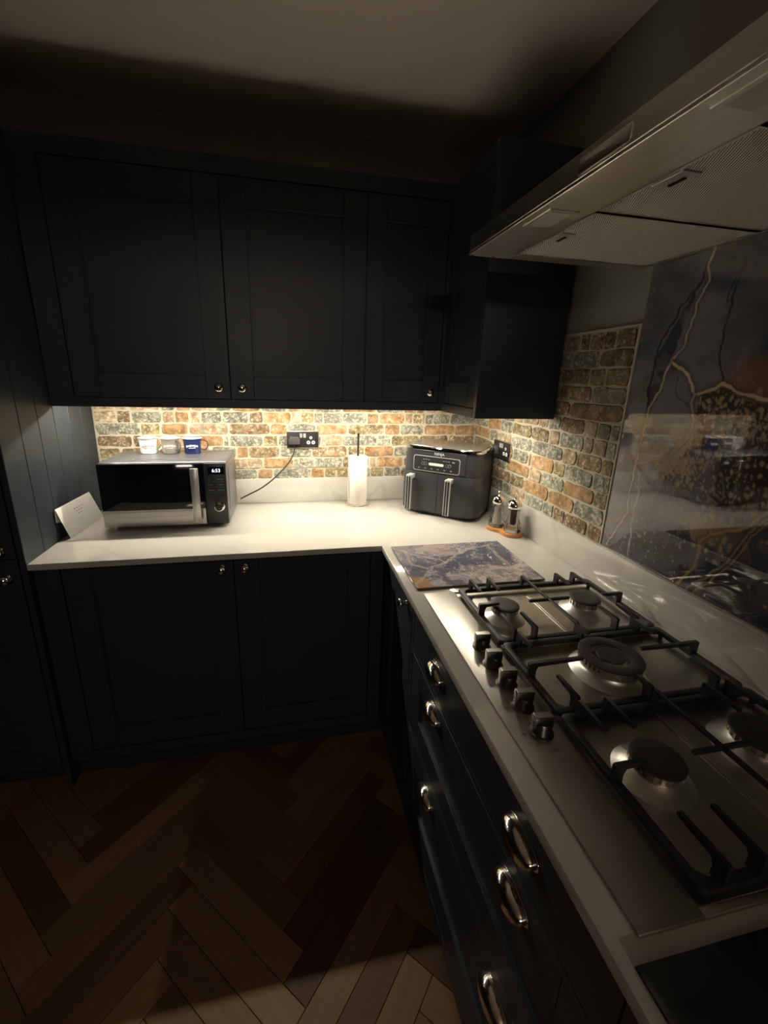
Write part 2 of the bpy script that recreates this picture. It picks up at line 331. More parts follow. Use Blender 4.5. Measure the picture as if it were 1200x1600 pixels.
RIGHT = {0: ([-0.594, -0.731, -0.776, -0.837, -0.884, -0.965], 'tbbbb'), 1: ([-0.569, -0.705, -0.831, -0.965], 'ggb'), 2: ([-0.52, -0.656, -0.799, -0.868, -0.965], 'gbbb'), 3: ([-0.467, -0.658, -0.82, -0.965], 'bbg'), 4: ([-0.566, -0.726, -0.965], 'bb'), 5: ([-.008, -0.078, -0.257, -0.379, -0.444, -0.557, -0.619, -0.69, -0.813, -0.874, -0.931, -0.965], 'gogtttgbtgg'), 6: ([-.008, -0.075, -0.144, -0.269, -0.37, -0.517, -0.631, -0.696, -0.823, -0.867, -0.926, -0.965], 'tgogyytgttg'), 7: ([-.008, -0.169, -0.251, -0.372, -0.53, -0.726, -0.798, -0.917, -0.965], 'ogtggtby'), 8: ([-.008, -0.213, -0.394, -0.514, -0.537, -0.684, -0.75, -0.89, -0.965], 'bbgtoygg'), 9: ([-.008, -0.186, -0.352, -0.536, -0.62, -0.755, -0.909, -0.965], 'ggotgoy'), 10: ([-.008, -0.224, -0.397, -0.505, -0.677, -0.823, -0.963], 'gbyoog'), 11: ([-.008, -0.236, -0.347, -0.415, -0.527, -0.653, -0.721, -0.784, -0.902, -0.965], 'yggtggbbb')}
TB = .004
def brick(a0, a1, z0, z1, c, T, parent):
    """a rounded uneven brick face on plane drawing (a, z); T maps (a, z, depth) to world"""
    rnd = random.uniform; g = .0034
    w, h = (a1-a0)-2*g, (z1-z0)-2*g
    if w < .01: return
    pts = []
    for k, (u, v) in enumerate([(0, .18), (.05, 0), (.35, 0), (.68, 0), (.95, 0), (1, .2), (1, .8), (.94, 1), (.6, 1), (.3, 1), (.06, 1), (0, .8)]):
        ju = rnd(-.003, .003); jv = rnd(-.0035, .003)
        if u in (0, 1): jv = 0
        pts.append((a0+g+u*w+ju*.8, z0+g+v*h+(jv if v == 0 else -jv if v == 1 else 0)))
    cx, cz = (a0+a1)/2, (z0+z1)/2; n = len(pts); vs = []; d = rnd(.0022, .0042)
    for p in pts: vs.append(T(p[0], p[1], TB-.001))
    for p in pts: vs.append(T(p[0]+(cx-p[0])*.0+(.0015 if p[0] < cx else -.0015), p[1]+(.0015 if p[1] < cz else -.0015), TB+d))
    fs = [tuple(range(n, 2*n))]+[(i, (i+1) % n, n+(i+1) % n, n+i) for i in range(n)]
    me = bpy.data.meshes.new('brick'); me.from_pydata(vs, [], fs)
    b2 = bmesh.new(); b2.from_mesh(me); bmesh.ops.recalc_face_normals(b2, faces=b2.faces[:])
    top = [f for f in b2.faces if len(f.verts) == n][0]
    out = Vector(T(0, 0, 1))-Vector(T(0, 0, 0))
    if top.normal.dot(out) < 0: bmesh.ops.reverse_faces(b2, faces=b2.faces[:])
    b2.to_mesh(me); b2.free()
    put('brick', me, BM[c], parent, smooth=False)
TBK = lambda a, z, d: (a, -d, z)
TRT = lambda a, z, d: (-d, -a, z)
for r, (xs, cs) in BACK.items():
    for i, c in enumerate(cs): brick(xs[i], xs[i+1], ZB[r+1], ZB[r], c, TBK, wall_back)
for r, (ys, cs) in RIGHT.items():
    ys = [-y for y in ys]
    for i, c in enumerate(cs): brick(ys[i], ys[i+1], ZB[r+1], ZB[r], c, TRT, wall_right)
mb = B().box(-1.779, 0, -TB, 0, 1.0, 1.41).build('mortar_bed', M['mortar'], wall_back)
mb = B().box(-TB, 0, -.968, -TB, 1.0, 1.667).build('mortar_bed', M['mortar'], wall_right)
tr = B().box(-.0095, 0, -.9715, -.966, 1.028, 1.672, bev=.001); tr.box(-.0095, 0, -.966, -.66, 1.667, 1.672, bev=.001)
o = struct('trim_1', tr, M['trim']); tag(o, 'thin cream edge strip around the brick cladding beside the marbled glass')

# ------------------------------------------------------------------ worktop and upstands
LX, XF, YF = -1.78, -.626, -.62
# L-shaped slab
pts = [(LX, -.001), (LX, YF), (XF, YF), (XF, -2.75), (-.001, -2.75), (-.001, -.001)]
tag(B().prism(pts, H-.022, H, bev=.002).build('worktop', M['quartz'], None), 'pale cream quartz worktop running in an L around the corner', 'worktop')
tag(B().box(LX, -.021, -.021, -.001, H, 1.028, bev=.0015).build('upstand', M['quartz']), 'cream quartz upstand along the back wall behind microwave and paper roll', 'upstand', 'quartz upstands')
tag(B().box(-.021, -.001, -2.75, -.001, H, 1.028, bev=.0015).build('upstand', M['quartz']), 'cream quartz upstand along the right wall behind the gas hob', 'upstand', 'quartz upstands')

# ------------------------------------------------------------------ cabinets
def shaker(b, w, h, st=.085, rb=.085, rt=.085, t=.02, T=None):
    """shaker door, lower left at origin, front face at local y=0, body towards +y"""
    T = T or Matrix()
    b.box(0, st, 0, t, 0, h, bev=.0012, seg=1, M=T); b.box(w-st, w, 0, t, 0, h, bev=.0012, seg=1, M=T)
    b.box(st, w-st, 0, t, 0, rb, bev=.0012, seg=1, M=T); b.box(st, w-st, 0, t, h-rt, h, bev=.0012, seg=1, M=T)
    b.box(st-.001, w-st+.001, .009, t-.002, rb-.001, h-rt+.001, M=T)
    # little bead where frame meets panel
    for q in ((st, w-st, rb, rb+.004), (st, w-st, h-rt-.004, h-rt), (st, st+.004, rb, h-rt), (w-st-.004, w-st, rb, h-rt)):
        b.box(q[0], q[1], .004, .010, q[2], q[3], M=T)
    return b
KNOBP = [(.0, .0), (.011, 0), (.012, .002), (.006, .005), (.0055, .012), (.010, .016), (.0155, .021), (.0165, .026), (.013, .031), (.006, .0335), (0, .034)]
def knob(parent, pos, face='y', m='chrome'):
    R = Matrix.Rotation(PI/2, 4, 'X') if face == 'y' else Matrix.Rotation(-PI/2, 4, 'Y')
    o = B().lathe(KNOBP, pos, 24, R).build('knob', M[m], parent, angle=60)
    return o
YU = -.318
def door_y(parent, x0, x1, z0, z1, y, **k):
    b = B(); shaker(b, x1-x0, z1-z0, T=Matrix.Translation((x0, y, z0)), **k)
    return b.build('door', M['navy'], parent)
def door_x(parent, y0, y1, z0, z1, x, name='door', **k):
    """door facing -x between y0 > y1"""
    T = Matrix.Translation((x, y0, z0)) @ Matrix.Rotation(-PI/2, 4, 'Z')
    b = B(); shaker(b, y0-y1, z1-z0, T=T, **k); return b.build(name, M['navy'], parent)
ZT = 2.209
def wall_unit(name, label, x0, x1, doors, knobs):
    t = thing(name, label, 'cabinet', ((x0+x1)/2, -.16, 1.383), group='navy wall cabinets')
    g = .0002; b = B()
    b.box(x0+g, x1-g, YU+.022, -.011, 1.408, ZT-.002)                            # carcass
    b.box(x0+g, x1-g, YU, YU+.021, 1.383, 1.4145); b.box(x0+g, x1-g, YU, YU+.021, 2.155, ZT)  # rails of the face frame
    b.box(x0+g, doors[0][0]-.0015, YU, YU+.021, 1.4145, 2.155)
    if x1-doors[-1][1] > .004: b.box(doors[-1][1]+.0015, x1-g, YU, YU+.021, 1.4145, 2.155)
    b.build('carcass', M['navy'], t)
    for i, (a, c, st) in enumerate(doors):
        d = door_y(t, a+.0015, c-.0015, 1.4175, 2.152, YU+.0005, st=st)
        knob(d, (knobs[i], YU+.001, 1.459), 'y')
    return t
wall_unit('wall_cabinet', 'wide two-door navy wall cabinet above the microwave', -1.778, -.6505, [(-1.70, -1.166, .085), (-1.166, -.6505, .085)], [-1.205, -1.122])
wall_unit('wall_cabinet', 'narrow single-door navy wall cabinet in the corner above the air fryer', -.6502, -.318, [(-.6502, -.334, .072)], [-.378])
t = thing('wall_cabinet', 'navy wall cabinet on the right wall next to the extractor hood', 'cabinet', (-.16, -.48, 1.383), group='navy wall cabinets')
b = B(); b.box(-.294, -.011, -.630, -.0115, 1.408, ZT-.002); b.box(-.318, -.296, -.630, -.318, 1.383, 1.4145)
b.box(-.318, -.296, -.630, -.318, 2.155, ZT); b.box(-.318, -.296, -.342, -.318, 1.4145, 2.155)
b.build('carcass', M['navy'], t)
B().box(-.318, -.011, -.652, -.632, 1.383, ZT, bev=.001).build('side_panel', M['navy'], t)
door_x(t, -.3435, -.630, 1.4175, 2.152, -.3175, st=.055)
# wall strip above cabinets (boxed bulkhead set back)
# tall cupboard on the left: boarded side panel, upper and lower doors
t = thing('tall_cupboard', 'tall navy cupboard at the left end with boarded side facing the worktop', 'cabinet', (-2.09, -.31, 0))
B().box(-2.395, -1.802, -.60, -.005, .10, ZT).build('carcass', M['navy'], t)
B().box(-2.39, -1.81, -.56, -.01, 0, .10).build('plinth', M['plinth'], t)
ys = [-.003, -.105, -.207, -.309, -.411, -.513, -.621]
for a, c in zip(ys, ys[1:]):
    B().box(-1.800, -1.7812, c+.0006, a-.0006, .0, ZT, bev=.0016, seg=1).build('board', M['navy'], t)
d = door_y(t, -2.39, -1.803, .9325, 2.205, -.622, st=.085); knob(d, (-1.842, -.622, .962))
d = door_y(t, -2.39, -1.803, .105, .9295, -.622, st=.085); knob(d, (-1.838, -.622, .868))
# base cabinet of the back run
t = thing('base_cabinet', 'long navy base cabinet under the worktop below the microwave', 'cabinet', (-1.2, -.3, 0))
YB = -.600
b = B(); b.box(-1.777, -.612, YB+.022, -.002, .10, .886); b.box(-1.777, -1.703, YB, YB+.021, .10, .886); b.box(-.66, -.612, YB, YB+.021, .10, .886)
b.box(-1.703, -.66, YB, YB+.021, .10, .135); b.box(-1.703, -.66, YB, YB+.021, .878, .886); b.build('carcass', M['navy'], t)
B().box(-1.777, -.58, -.56, -.545, 0, .0995).build('plinth', M['plinth'], t)
d = door_y(t, -1.70, -1.160, .138, .875, YB+.0005); knob(d, (-1.198, YB+.001, .848), m='chrome')
d = door_y(t, -1.157, -.664, .138, .875, YB+.0005); knob(d, (-1.120, YB+.001, .848), m='chrome')
# right run
XB = -.606
t = thing('base_cabinet', 'narrow navy corner base cabinet with one knob left of the drawers', 'cabinet', (-.3, -.8, 0))
b = B(); b.box(XB+.022, -.002, -.963, -.603, .10, .886); b.box(XB, XB+.021, -.64, -.6035, .10, .886); b.box(XB, XB+.021, -.963, -.64, .10, .135); b.box(XB, XB+.021, -.963, -.64, .878, .886)
b.build('carcass', M['navy'], t)
B().box(-.579, -.565, -.963, -.56, 0, .0995).build('plinth', M['plinth'], t)
d = door_x(t, -.642, -.960, .138, .875, XB+.0005, st=.07); knob(d, (XB+.001, -.905, .838), 'x', 'chrome')
def cup_handle(parent, y, z, x):
    """shell-shaped cup pull on an oval back plate, open underneath"""
    b = B(); W2, Hh, D = .046, .021, .026; n, k = 24, 10
    # oval flange
    pts = [(W2*1.0*math.cos(2*PI*i/32), Hh*1.05*math.sin(2*PI*i/32)) for i in range(32)]
    b.prism(pts, 0, .0025, bev=.001, M=Matrix.Translation((x, y, z)) @ FACE_X)
    for sc, flip in ((1, False), (.93, True)):
        bm = bmesh.new(); rings = []
        for j in range(k+1):
            ph = PI/2*j/k                      # 0 = rim plane on the door, up and out
            rings.append([bm.verts.new((-(D*sc)*math.sin(th)*math.cos(ph*.98) if False else -(D*sc)*math.sin(PI*i/n)**.6*math.cos(ph), (W2*.93*sc)*math.cos(PI*i/n), (Hh*.95*sc)*math.sin(PI*i/n)*math.sin(ph)-0.0)) for i in range(n+1) for th in (0,)])
        for a, c in zip(rings, rings[1:]):
            for i in range(n):
                try: bm.faces.new((a[i], a[i+1], c[i+1], c[i]))
                except ValueError: pass
        # lower lip hanging down
        bmesh.ops.remove_doubles(bm, verts=bm.verts[:], dist=1e-5)
        lip = [bm.verts.new((-(D*sc)*math.sin(PI*i/n)**.6*.96, (W2*.93*sc)*math.cos(PI*i/n), -.012*math.sin(PI*i/n))) for i in range(n+1)]
        bm.verts.ensure_lookup_table()
        top0 = [bm.verts.new((-(D*sc)*math.sin(PI*i/n)**.6, (W2*.93*sc)*math.cos(PI*i/n), 0)) for i in range(n+1)]
        for i in range(n): bm.faces.new((top0[i], top0[i+1], lip[i+1], lip[i]))
        bmesh.ops.remove_doubles(bm, verts=bm.verts[:], dist=1e-5)
        bmesh.ops.recalc_face_normals(bm, faces=bm.faces[:])
        bmesh.ops.transform(bm, matrix=Matrix.Translation((x-.002, y, z)), verts=bm.verts); b._add(bm)
    return b.build('cup_handle', M['nickel'], parent, angle=50)
t = thing('drawer_unit', 'wide navy three-drawer unit with cup handles under the gas hob', 'cabinet', (-.3, -1.38, 0))
b = B(); b.box(XB+.022, -.002, -1.80, -.965, .10, .886)
for q in ((-1.80, -1.782, .10, .886), (-.983, -.965, .10, .886)): b.box(XB, XB+.021, q[0], q[1], q[2], q[3])
for z0, z1 in ((.10, .140), (.447, .460), (.722, .735), (.878, .886)): b.box(XB, XB+.021, -1.782, -.983, z0, z1)
b.build('carcass', M['navy'], t)
B().box(-.579, -.565, -2.7, -.965, 0, .0995).build('plinth', M['plinth'], t)
b = B().box(XB+.0005, XB+.020, -1.7795, -.9855, .7375, .8755, bev=.0015, seg=1)
d1 = b.build('drawer', M['navy'], t)
d2 = door_x(t, -.9855, -1.7795, .4625, .7195, XB+.0005, name='drawer', st=.08, rb=.075, rt=.075)
d3 = door_x(t, -.9855, -1.7795, .1425, .4445, XB+.0005, name='drawer', st=.08, rb=.09, rt=.08)
for d, z in ((d1, .806), (d2, .684), (d3, .406)):
    for y in (-1.185, -1.580): cup_handle(d, y, z, XB)
t = thing('base_cabinet', 'navy base cabinet past the drawers at the near end of the run', 'cabinet', (-.3, -2.2, 0))
B().box(XB+.022, -.002, -2.74, -1.802, .10, .886).build('carcass', M['navy'], t)
door_x(t, -1.805, -2.255, .105, .883, XB+.0005); door_x(t, -2.258, -2.735, .105, .883, XB+.0005)

# ------------------------------------------------------------------ LED strips under the wall cabinets
def led(label, a, c, y, alongx):
    n = 'led_strip_light'
    t = thing(n, label, 'strip light', ((a+c)/2, y, 1.395) if alongx else (y, (a+c)/2, 1.395), group='under-cabinet light strips')
    if alongx:
        B().box(a, c, y-.008, y+.008, 1.4005, 1.4078).build('housing', M['silver'], t); B().box(a+.002, c-.002, y-.005, y+.005, 1.3985, 1.4004).build('diffuser', M['led'], t)
    else:
        B().box(y-.008, y+.008, a, c, 1.4005, 1.4078).build('housing', M['silver'], t); B().box(y-.005, y+.005, a+.002, c-.002, 1.3985, 1.4004).build('diffuser', M['led'], t)
led('lit light strip under the back wall cabinets behind their front rail', -1.74, -.33, -.252, True)
led('lit light strip under the right wall cabinet beside the socket', -.62, -.33, -.252, False)

# ------------------------------------------------------------------ printed glass: splashback and board
def vnoise(x, y, seed):
    rs = np.random.RandomState(seed); T = rs.rand(256, 256)
    xi = np.floor(x).astype(int); yi = np.floor(y).astype(int); fx = x-xi; fy = y-yi
    fx = fx*fx*(3-2*fx); fy = fy*fy*(3-2*fy)
    g = lambda a, b_: T[a % 256, b_ % 256]
    return (g(xi, yi)*(1-fx)+g(xi+1, yi)*fx)*(1-fy)+(g(xi, yi+1)*(1-fx)+g(xi+1, yi+1)*fx)*fy
def fbm(x, y, s, seed, o=5):
    v = 0; a = .5
    for i in range(o): v = v+a*vnoise(x*s+i*17.3, y*s+i*9.1, seed+i); s *= 2.03; a *= .5
    return v
def dist(X, Y, pl):
    D = np.full(X.shape, 9.0)
    for (x0, y0), (x1, y1) in zip(pl, pl[1:]):
        dx, dy = x1-x0, y1-y0; l = dx*dx+dy*dy+1e-12
        t_ = np.clip(((X-x0)*dx+(Y-y0)*dy)/l, 0, 1); D = np.minimum(D, np.hypot(X-x0-t_*dx, Y-y0-t_*dy))
    return D
def inside(X, Y, pg):
    r = np.zeros(X.shape, bool); n = len(pg)
    for i in range(n):
        x0, y0 = pg[i]; x1, y1 = pg[(i+1) % n]
        c = ((y0 > Y) != (y1 > Y)) & (X < (x1-x0)*(Y-y0)/((y1-y0) or 1e-9)+x0); r ^= c
    return r
def sm(a, b_, x): t_ = np.clip((x-a)/(b_-a), 0, 1); return t_*t_*(3-2*t_)
def mixc(C, col, w): return C*(1-w[..., None])+np.array(col)*w[..., None]
def grid_print(name, us, vs, place, back, colour, parent, matl):
    U, V = np.meshgrid(us, vs); C = np.clip(colour(U, V), 0, 1); nu, nv = len(us), len(vs)
    P = np.stack(place(U, V), -1).reshape(-1, 3)
    i = np.arange(nu*nv).reshape(nv, nu)
    F = np.stack([i[:-1, :-1], i[:-1, 1:], i[1:, 1:], i[1:, :-1]], -1).reshape(-1, 4)
    nb = len(P); Pb = np.array([back(us[0], vs[0]), back(us[-1], vs[0]), back(us[-1], vs[-1]), back(us[0], vs[-1])])
    fl = F.tolist()
    e0, e1, e2, e3 = i[0, :].tolist(), i[:, -1].tolist(), i[-1, ::-1].tolist(), i[::-1, 0].tolist()
    fl += [e0[::-1]+[nb, nb+1], e1[::-1]+[nb+1, nb+2], e2[::-1]+[nb+2, nb+3], e3[::-1]+[nb+3, nb], [nb+3, nb+2, nb+1, nb]]
    me = bpy.data.meshes.new(name); me.from_pydata(np.vstack([P, Pb]).tolist(), [], fl)
    ca = me.color_attributes.new('print', 'FLOAT_COLOR', 'POINT')
    A = np.ones((nb+4, 4), np.float32); A[:nb, :3] = C.reshape(-1, 3); A[nb:, :3] = .05
    ca.data.foreach_set('color', A.ravel())
    b2 = bmesh.new(); b2.from_mesh(me); bmesh.ops.recalc_face_normals(b2, faces=b2.faces[:]); b2.to_mesh(me); b2.free()
    return put(name, me, matl, parent, smooth=False)
SV = {'v1': [(-1.14, 1.83), (-1.133, 1.777), (-1.139, 1.74), (-1.125, 1.7), (-1.115, 1.641), (-1.112, 1.602), (-1.091, 1.577), (-1.072, 1.538), (-1.07, 1.501), (-1.049, 1.442), (-1.042, 1.388), (-1.041, 1.34), (-1.042, 1.27), (-1.041, 1.219), (-1.046, 1.161), (-1.013, 1.08), (-0.994, 1.036)], 'v2': [(-1.058, 1.274), (-1.07, 1.227), (-1.067, 1.131), (-1.077, 1.036)], 'v3': [(-1.093, 1.568), (-1.124, 1.553), (-1.147, 1.527), (-1.168, 1.493), (-1.201, 1.497), (-1.23, 1.519), (-1.261, 1.502), (-1.298, 1.493), (-1.329, 1.487), (-1.40, 1.50), (-1.47, 1.46), (-1.6, 1.5)], 'v4': [(-1.168, 1.493), (-1.165, 1.469), (-1.184, 1.43), (-1.174, 1.381), (-1.137, 1.337), (-1.059, 1.305)], 'v5': [(-1.22, 1.83), (-1.206, 1.688), (-1.201, 1.643), (-1.207, 1.607), (-1.207, 1.575), (-1.229, 1.522)], 'v6': [(-1.235, 1.03), (-1.255, 1.061), (-1.269, 1.093), (-1.27, 1.129), (-1.266, 1.159), (-1.286, 1.184), (-1.335, 1.209), (-1.358, 1.227), (-1.385, 1.269), (-1.5, 1.3)], 'v7': [(-1.26, 1.03), (-1.305, 1.086), (-1.336, 1.135), (-1.351, 1.171), (-1.355, 1.198), (-1.368, 1.222), (-1.389, 1.253), (-1.5, 1.33)], 'v7b': [(-1.28, 1.03), (-1.322, 1.095), (-1.352, 1.143), (-1.362, 1.179), (-1.371, 1.211), (-1.392, 1.247), (-1.5, 1.32)], 'v4b': [(-1.115, 1.528), (-1.119, 1.499), (-1.136, 1.477), (-1.157, 1.465)], 'v8': [(-1.208, 1.751), (-1.198, 1.719), (-1.197, 1.692)], 'v9': [(-1.13, 1.778), (-1.117, 1.734), (-1.087, 1.701), (-1.063, 1.658), (-1.039, 1.606), (-1.038, 1.519), (-1.045, 1.442)], 'v10': [(-1.068, 1.269), (-1.114, 1.246), (-1.175, 1.243), (-1.24, 1.246), (-1.297, 1.255), (-1.379, 1.291)], 'p_dark': [(-1.179, 1.487), (-1.232, 1.511), (-1.291, 1.483), (-1.33, 1.48), (-1.6, 1.5), (-1.6, 1.3), (-1.382, 1.281), (-1.297, 1.255), (-1.238, 1.255), (-1.136, 1.279), (-1.152, 1.334), (-1.191, 1.39), (-1.184, 1.442)], 'p_lowdark': [(-0.997, 1.025), (-1.066, 1.1), (-1.22, 1.173), (-1.257, 1.155), (-1.264, 1.1), (-1.241, 1.0)], 'p_black': [(-1.117, 1.734), (-1.07, 1.657), (-1.039, 1.576), (-1.032, 1.493), (-1.047, 1.435), (-1.066, 1.469), (-1.072, 1.538), (-1.091, 1.603), (-1.101, 1.671), (-1.116, 1.712)], 'p_cop': [(-1.25, 1.522), (-1.266, 1.543), (-1.287, 1.558), (-1.312, 1.552), (-1.325, 1.499), (-1.286, 1.503)]}
def splash_colour(Y, Z):
    wx = (fbm(Y, Z, 9, 3)-.5)*.05; wz = (fbm(Y, Z, 9, 13)-.5)*.05
    jx = (fbm(Y, Z, 40, 23)-.5)*.014; jz = (fbm(Y, Z, 40, 33)-.5)*.014
    X1, Z1 = Y+jx, Z+jz
    n = fbm(Y+wx*3, Z+wz*3, 5, 43); n2 = fbm(Y+wx*6, Z+wz*2, 14, 53)
    C = np.zeros(Y.shape+(3,)); C[:] = (.085, .090, .110)
    C = mixc(C, (.155, .155, .175), sm(.45, .62, n)); C = mixc(C, (.045, .048, .062), sm(.5, .36, n)); C = mixc(C, (.12, .10, .10), sm(.50, .66, n2)*.7)
    pb = inside(X1, Z1, SV['p_black']); C = mixc(C, (.018, .018, .024), pb*.6*sm(.35, .6, fbm(Y, Z, 30, 5))+pb*.15)
    pd = inside(X1, Z1, SV['p_dark']); C = mixc(C, (.040, .034, .034), pd*.9)
    pl = inside(X1, Z1, SV['p_lowdark']); C = mixc(C, (.055, .057, .066), pl*.85)
    pc = sm(.03, .0, dist(X1, Z1, SV['p_cop'])) ; C = mixc(C, (.22, .10, .055), np.maximum(pc, inside(X1, Z1, SV['p_cop']))*.75)
    # gold flecks: round and drawn-out drops in clusters
    fl2 = fbm(X1, Z1, 60, 73, 3)
    rs = np.random.RandomState(11); FM = np.zeros(Y.shape); FP = np.zeros(Y.shape); ya = Y[0]; za = Z[:, 0]
    def flecks(n, cy_, cz_, sy_, sz_, r0, r1, pale, ins=None):
        k = 0
        while k < n:
            y_, z_ = cy_+rs.randn()*sy_, cz_+rs.randn()*sz_
            k += 1
            if ins is not None and not inside(np.array([y_]), np.array([z_]), ins)[0]: continue
            rr = r0+(r1-r0)*rs.rand()**2.5; el = 1+rs.rand()*1.2
            i0, i1 = np.searchsorted(ya, [y_-rr*2, y_+rr*2]); j0, j1 = np.searchsorted(za, [z_-rr*3, z_+rr*3])
            if i1 <= i0 or j1 <= j0: continue
            q = np.hypot((X1[j0:j1, i0:i1]-y_)/rr, (Z1[j0:j1, i0:i1]-z_)/(rr*el))
            w_ = sm(1.15, .7, q)*(.55+.45*rs.rand())
            (FP if pale else FM)[j0:j1, i0:i1] = np.maximum((FP if pale else FM)[j0:j1, i0:i1], w_)
    D_ = SV['p_dark']
    flecks(300, -1.165, 1.318, .030, .030, .0012, .0058, False)
    flecks(600, -1.26, 1.40, .09, .07, .0009, .0042, False, D_)
    flecks(500, -1.33, 1.46, .09, .03, .001, .005, False, D_)
    flecks(260, -1.265, 1.195, .030, .022, .001, .0070, False)
    flecks(200, -1.37, 1.275, .05, .022, .001, .0050, False)
    flecks(300, -1.16, 1.20, .09, .05, .0008, .0028, True)
    flecks(120, -1.10, 1.11, .06, .035, .0008, .0030, True)
    flecks(500, -1.50, 1.35, .12, .12, .001, .006, False)
    C = mixc(C, (.10, .07, .05), sm(.05, 0, dist(X1, Z1, [(-1.177, 1.33), (-1.182, 1.27)]))*.5)
    C = mixc(C, (.36, .27, .18), FM*.9); C = mixc(C, (.30, .28, .24), FP*.85)
    GP = [(-1.059, 1.303), (-1.126, 1.334), (-1.145, 1.360), (-1.163, 1.385), (-1.187, 1.389), (-1.187, 1.370), (-1.178, 1.350), (-1.151, 1.335), (-1.126, 1.322)]
    C = mixc(C, (.38, .29, .19), inside(X1, Z1, GP)*.85)
    PT = [(-1.237, 1.193), (-1.285, 1.214), (-1.352, 1.23), (-1.351, 1.214), (-1.31, 1.19), (-1.284, 1.166), (-1.274, 1.141), (-1.277, 1.087), (-1.268, 1.082), (-1.266, 1.138), (-1.249, 1.17)]
    C = mixc(C, (.27, .19, .11), inside(X1, Z1, PT)*.8*(.6+.8*(fl2)))
    def vein(k, w, col, s=1.0, halo=None):
        nonlocal C
        d_ = dist(X1, Z1, SV[k])
        if halo: C = mixc(C, halo, sm(w*5, 0, d_)*.75)
        C = mixc(C, col, sm(w*1.4, w*.5, d_*(1-.5*(fl2-.5)))*s)
    G = (.50, .40, .27)
    vein('v9', .0028, (.015, .015, .02), .8); vein('v5', .0022, (.02, .02, .02), .8); vein('v8', .002, (.02, .02, .02), .8)
    vein('v10', .0025, (.03, .03, .035), .8)
    vein('v1', .0026, (.44, .38, .30), .9, (.05, .05, .06)); vein('v2', .0022, (.42, .36, .30), .85)
    vein('v3', .0034, G, .95, (.06, .045, .035)); vein('v4', .0026, (.36, .28, .2), .85, (.07, .055, .045))
    vein('v6', .0030, (.34, .25, .15), .85, (.07, .05, .035)); vein('v7', .0022, (.30, .23, .15), .8, (.02, .018, .018)); vein('v7b', .0020, (.28, .22, .15), .8, (.03, .025, .02)); vein('v4b', .0018, (.06, .05, .04), .8)
    # faint hairline veins everywhere
    hv = np.abs(fbm(Y+wx*2, Z+wz*2, 4.5, 93)-.5); C = mixc(C, (.26, .22, .18), sm(.006, .001, hv)*.6)
    return C*1.55
us = np.concatenate([np.arange(-1.86, -1.42, .006), np.arange(-1.42, -.975, .0022), [-.9735]]); vs = np.arange(1.0285, 1.872, .0024)
sp = grid_print('splashback', us, vs, lambda U, V: (np.full(U.shape, -.0065), U, V), lambda u, v: (-.0006, u, v), splash_colour, None, M['splash'])
tag(sp, 'glossy dark marbled glass splashback with gold veins behind the gas hob', 'splashback')
BV = {'a': [(-0.595, -0.659), (-0.525, -0.744), (-0.479, -0.768), (-0.447, -0.807), (-0.508, -0.831), (-0.553, -0.9), (-0.596, -0.948)], 'b': [(-0.447, -0.807), (-0.383, -0.745), (-0.313, -0.697), (-0.24, -0.687), (-0.239, -0.783), (-0.237, -0.853), (-0.243, -0.93)], 'c': [(-0.559, -0.702), (-0.566, -0.806), (-0.525, -0.836)], 'd': [(-0.243, -0.93), (-0.267, -0.865), (-0.332, -0.872), (-0.387, -0.895), (-0.419, -0.934)], 'cop': [(-0.603, -0.893), (-0.557, -0.913), (-0.559, -0.967), (-0.609, -0.972)]}
def board_colour(X, Y):
    wx = (fbm(X, Y, 10, 5)-.5)*.06; wz = (fbm(X, Y, 10, 15)-.5)*.06
    jx = (fbm(X, Y, 45, 25)-.5)*.02; jz = (fbm(X, Y, 45, 35)-.5)*.02; X1, Y1 = X+jx, Y+jz
    n = fbm(X+wx*3, Y+wz*3, 9, 45); n2 = fbm(X+wx*5, Y+wz*3, 26, 55)
    C = np.zeros(X.shape+(3,)); C[:] = (.15, .142, .168)
    C = mixc(C, (.30, .27, .28), sm(.46, .60, n2)); C = mixc(C, (.075, .078, .105), sm(.50, .38, n)); C = mixc(C, (.22, .17, .14), sm(.52, .64, n)*.6)
    for s_, sd in ((9, 65), (16, 75)):
        hv = np.abs(fbm(X+wx*3, Y+wz*3, s_, sd)-.5); C = mixc(C, (.46, .42, .37), sm(.010, .002, hv)*.6)
        hv = np.abs(fbm(X+wx*3, Y+wz*3, s_, sd+3)-.5); C = mixc(C, (.05, .04, .045), sm(.010, .002, hv)*.6)
    C = mixc(C, (.26, .14, .07), np.maximum(inside(X1, Y1, BV['cop']), sm(.02, 0, dist(X1, Y1, BV['cop'])))*.8)
    for k in 'abcd':
        d_ = dist(X1, Y1, BV[k]); C = mixc(C, (.40, .35, .30), sm(.007, .002, d_)*.6); C = mixc(C, (.07, .05, .05), sm(.0025, .0005, d_)*.5)
    return C*1.35
def glass_board(name, label, x0, x1, y0, y1, colour, step, matl):
    us = np.arange(x0, x1, step); vs = np.arange(y0, y1, step)
    t = thing(name, label, 'board', ((x0+x1)/2, (y0+y1)/2, H))
    cx, cy = (x0+x1)/2, (y0+y1)/2
    if colour:
        g_ = grid_print('glass_panel', us, vs, lambda U, V: (U-cx, V-cy, np.full(U.shape, .0068)), lambda u, v: (u-cx, v-cy, .0022), colour, t, matl)
    else: B().box(x0, x1, y0, y1, H+.0022, H+.0068, bev=.0008).build('glass_panel', matl, t)
    for a in (x0+.02, x1-.025):
        for c in (y0+.02, y1-.025): B().lathe([(0, 0), (.006, 0), (.006, .0021), (0, .0021)], (a, c, H+.00005), 12).build('foot', M['blackplastic'], t)
    return t
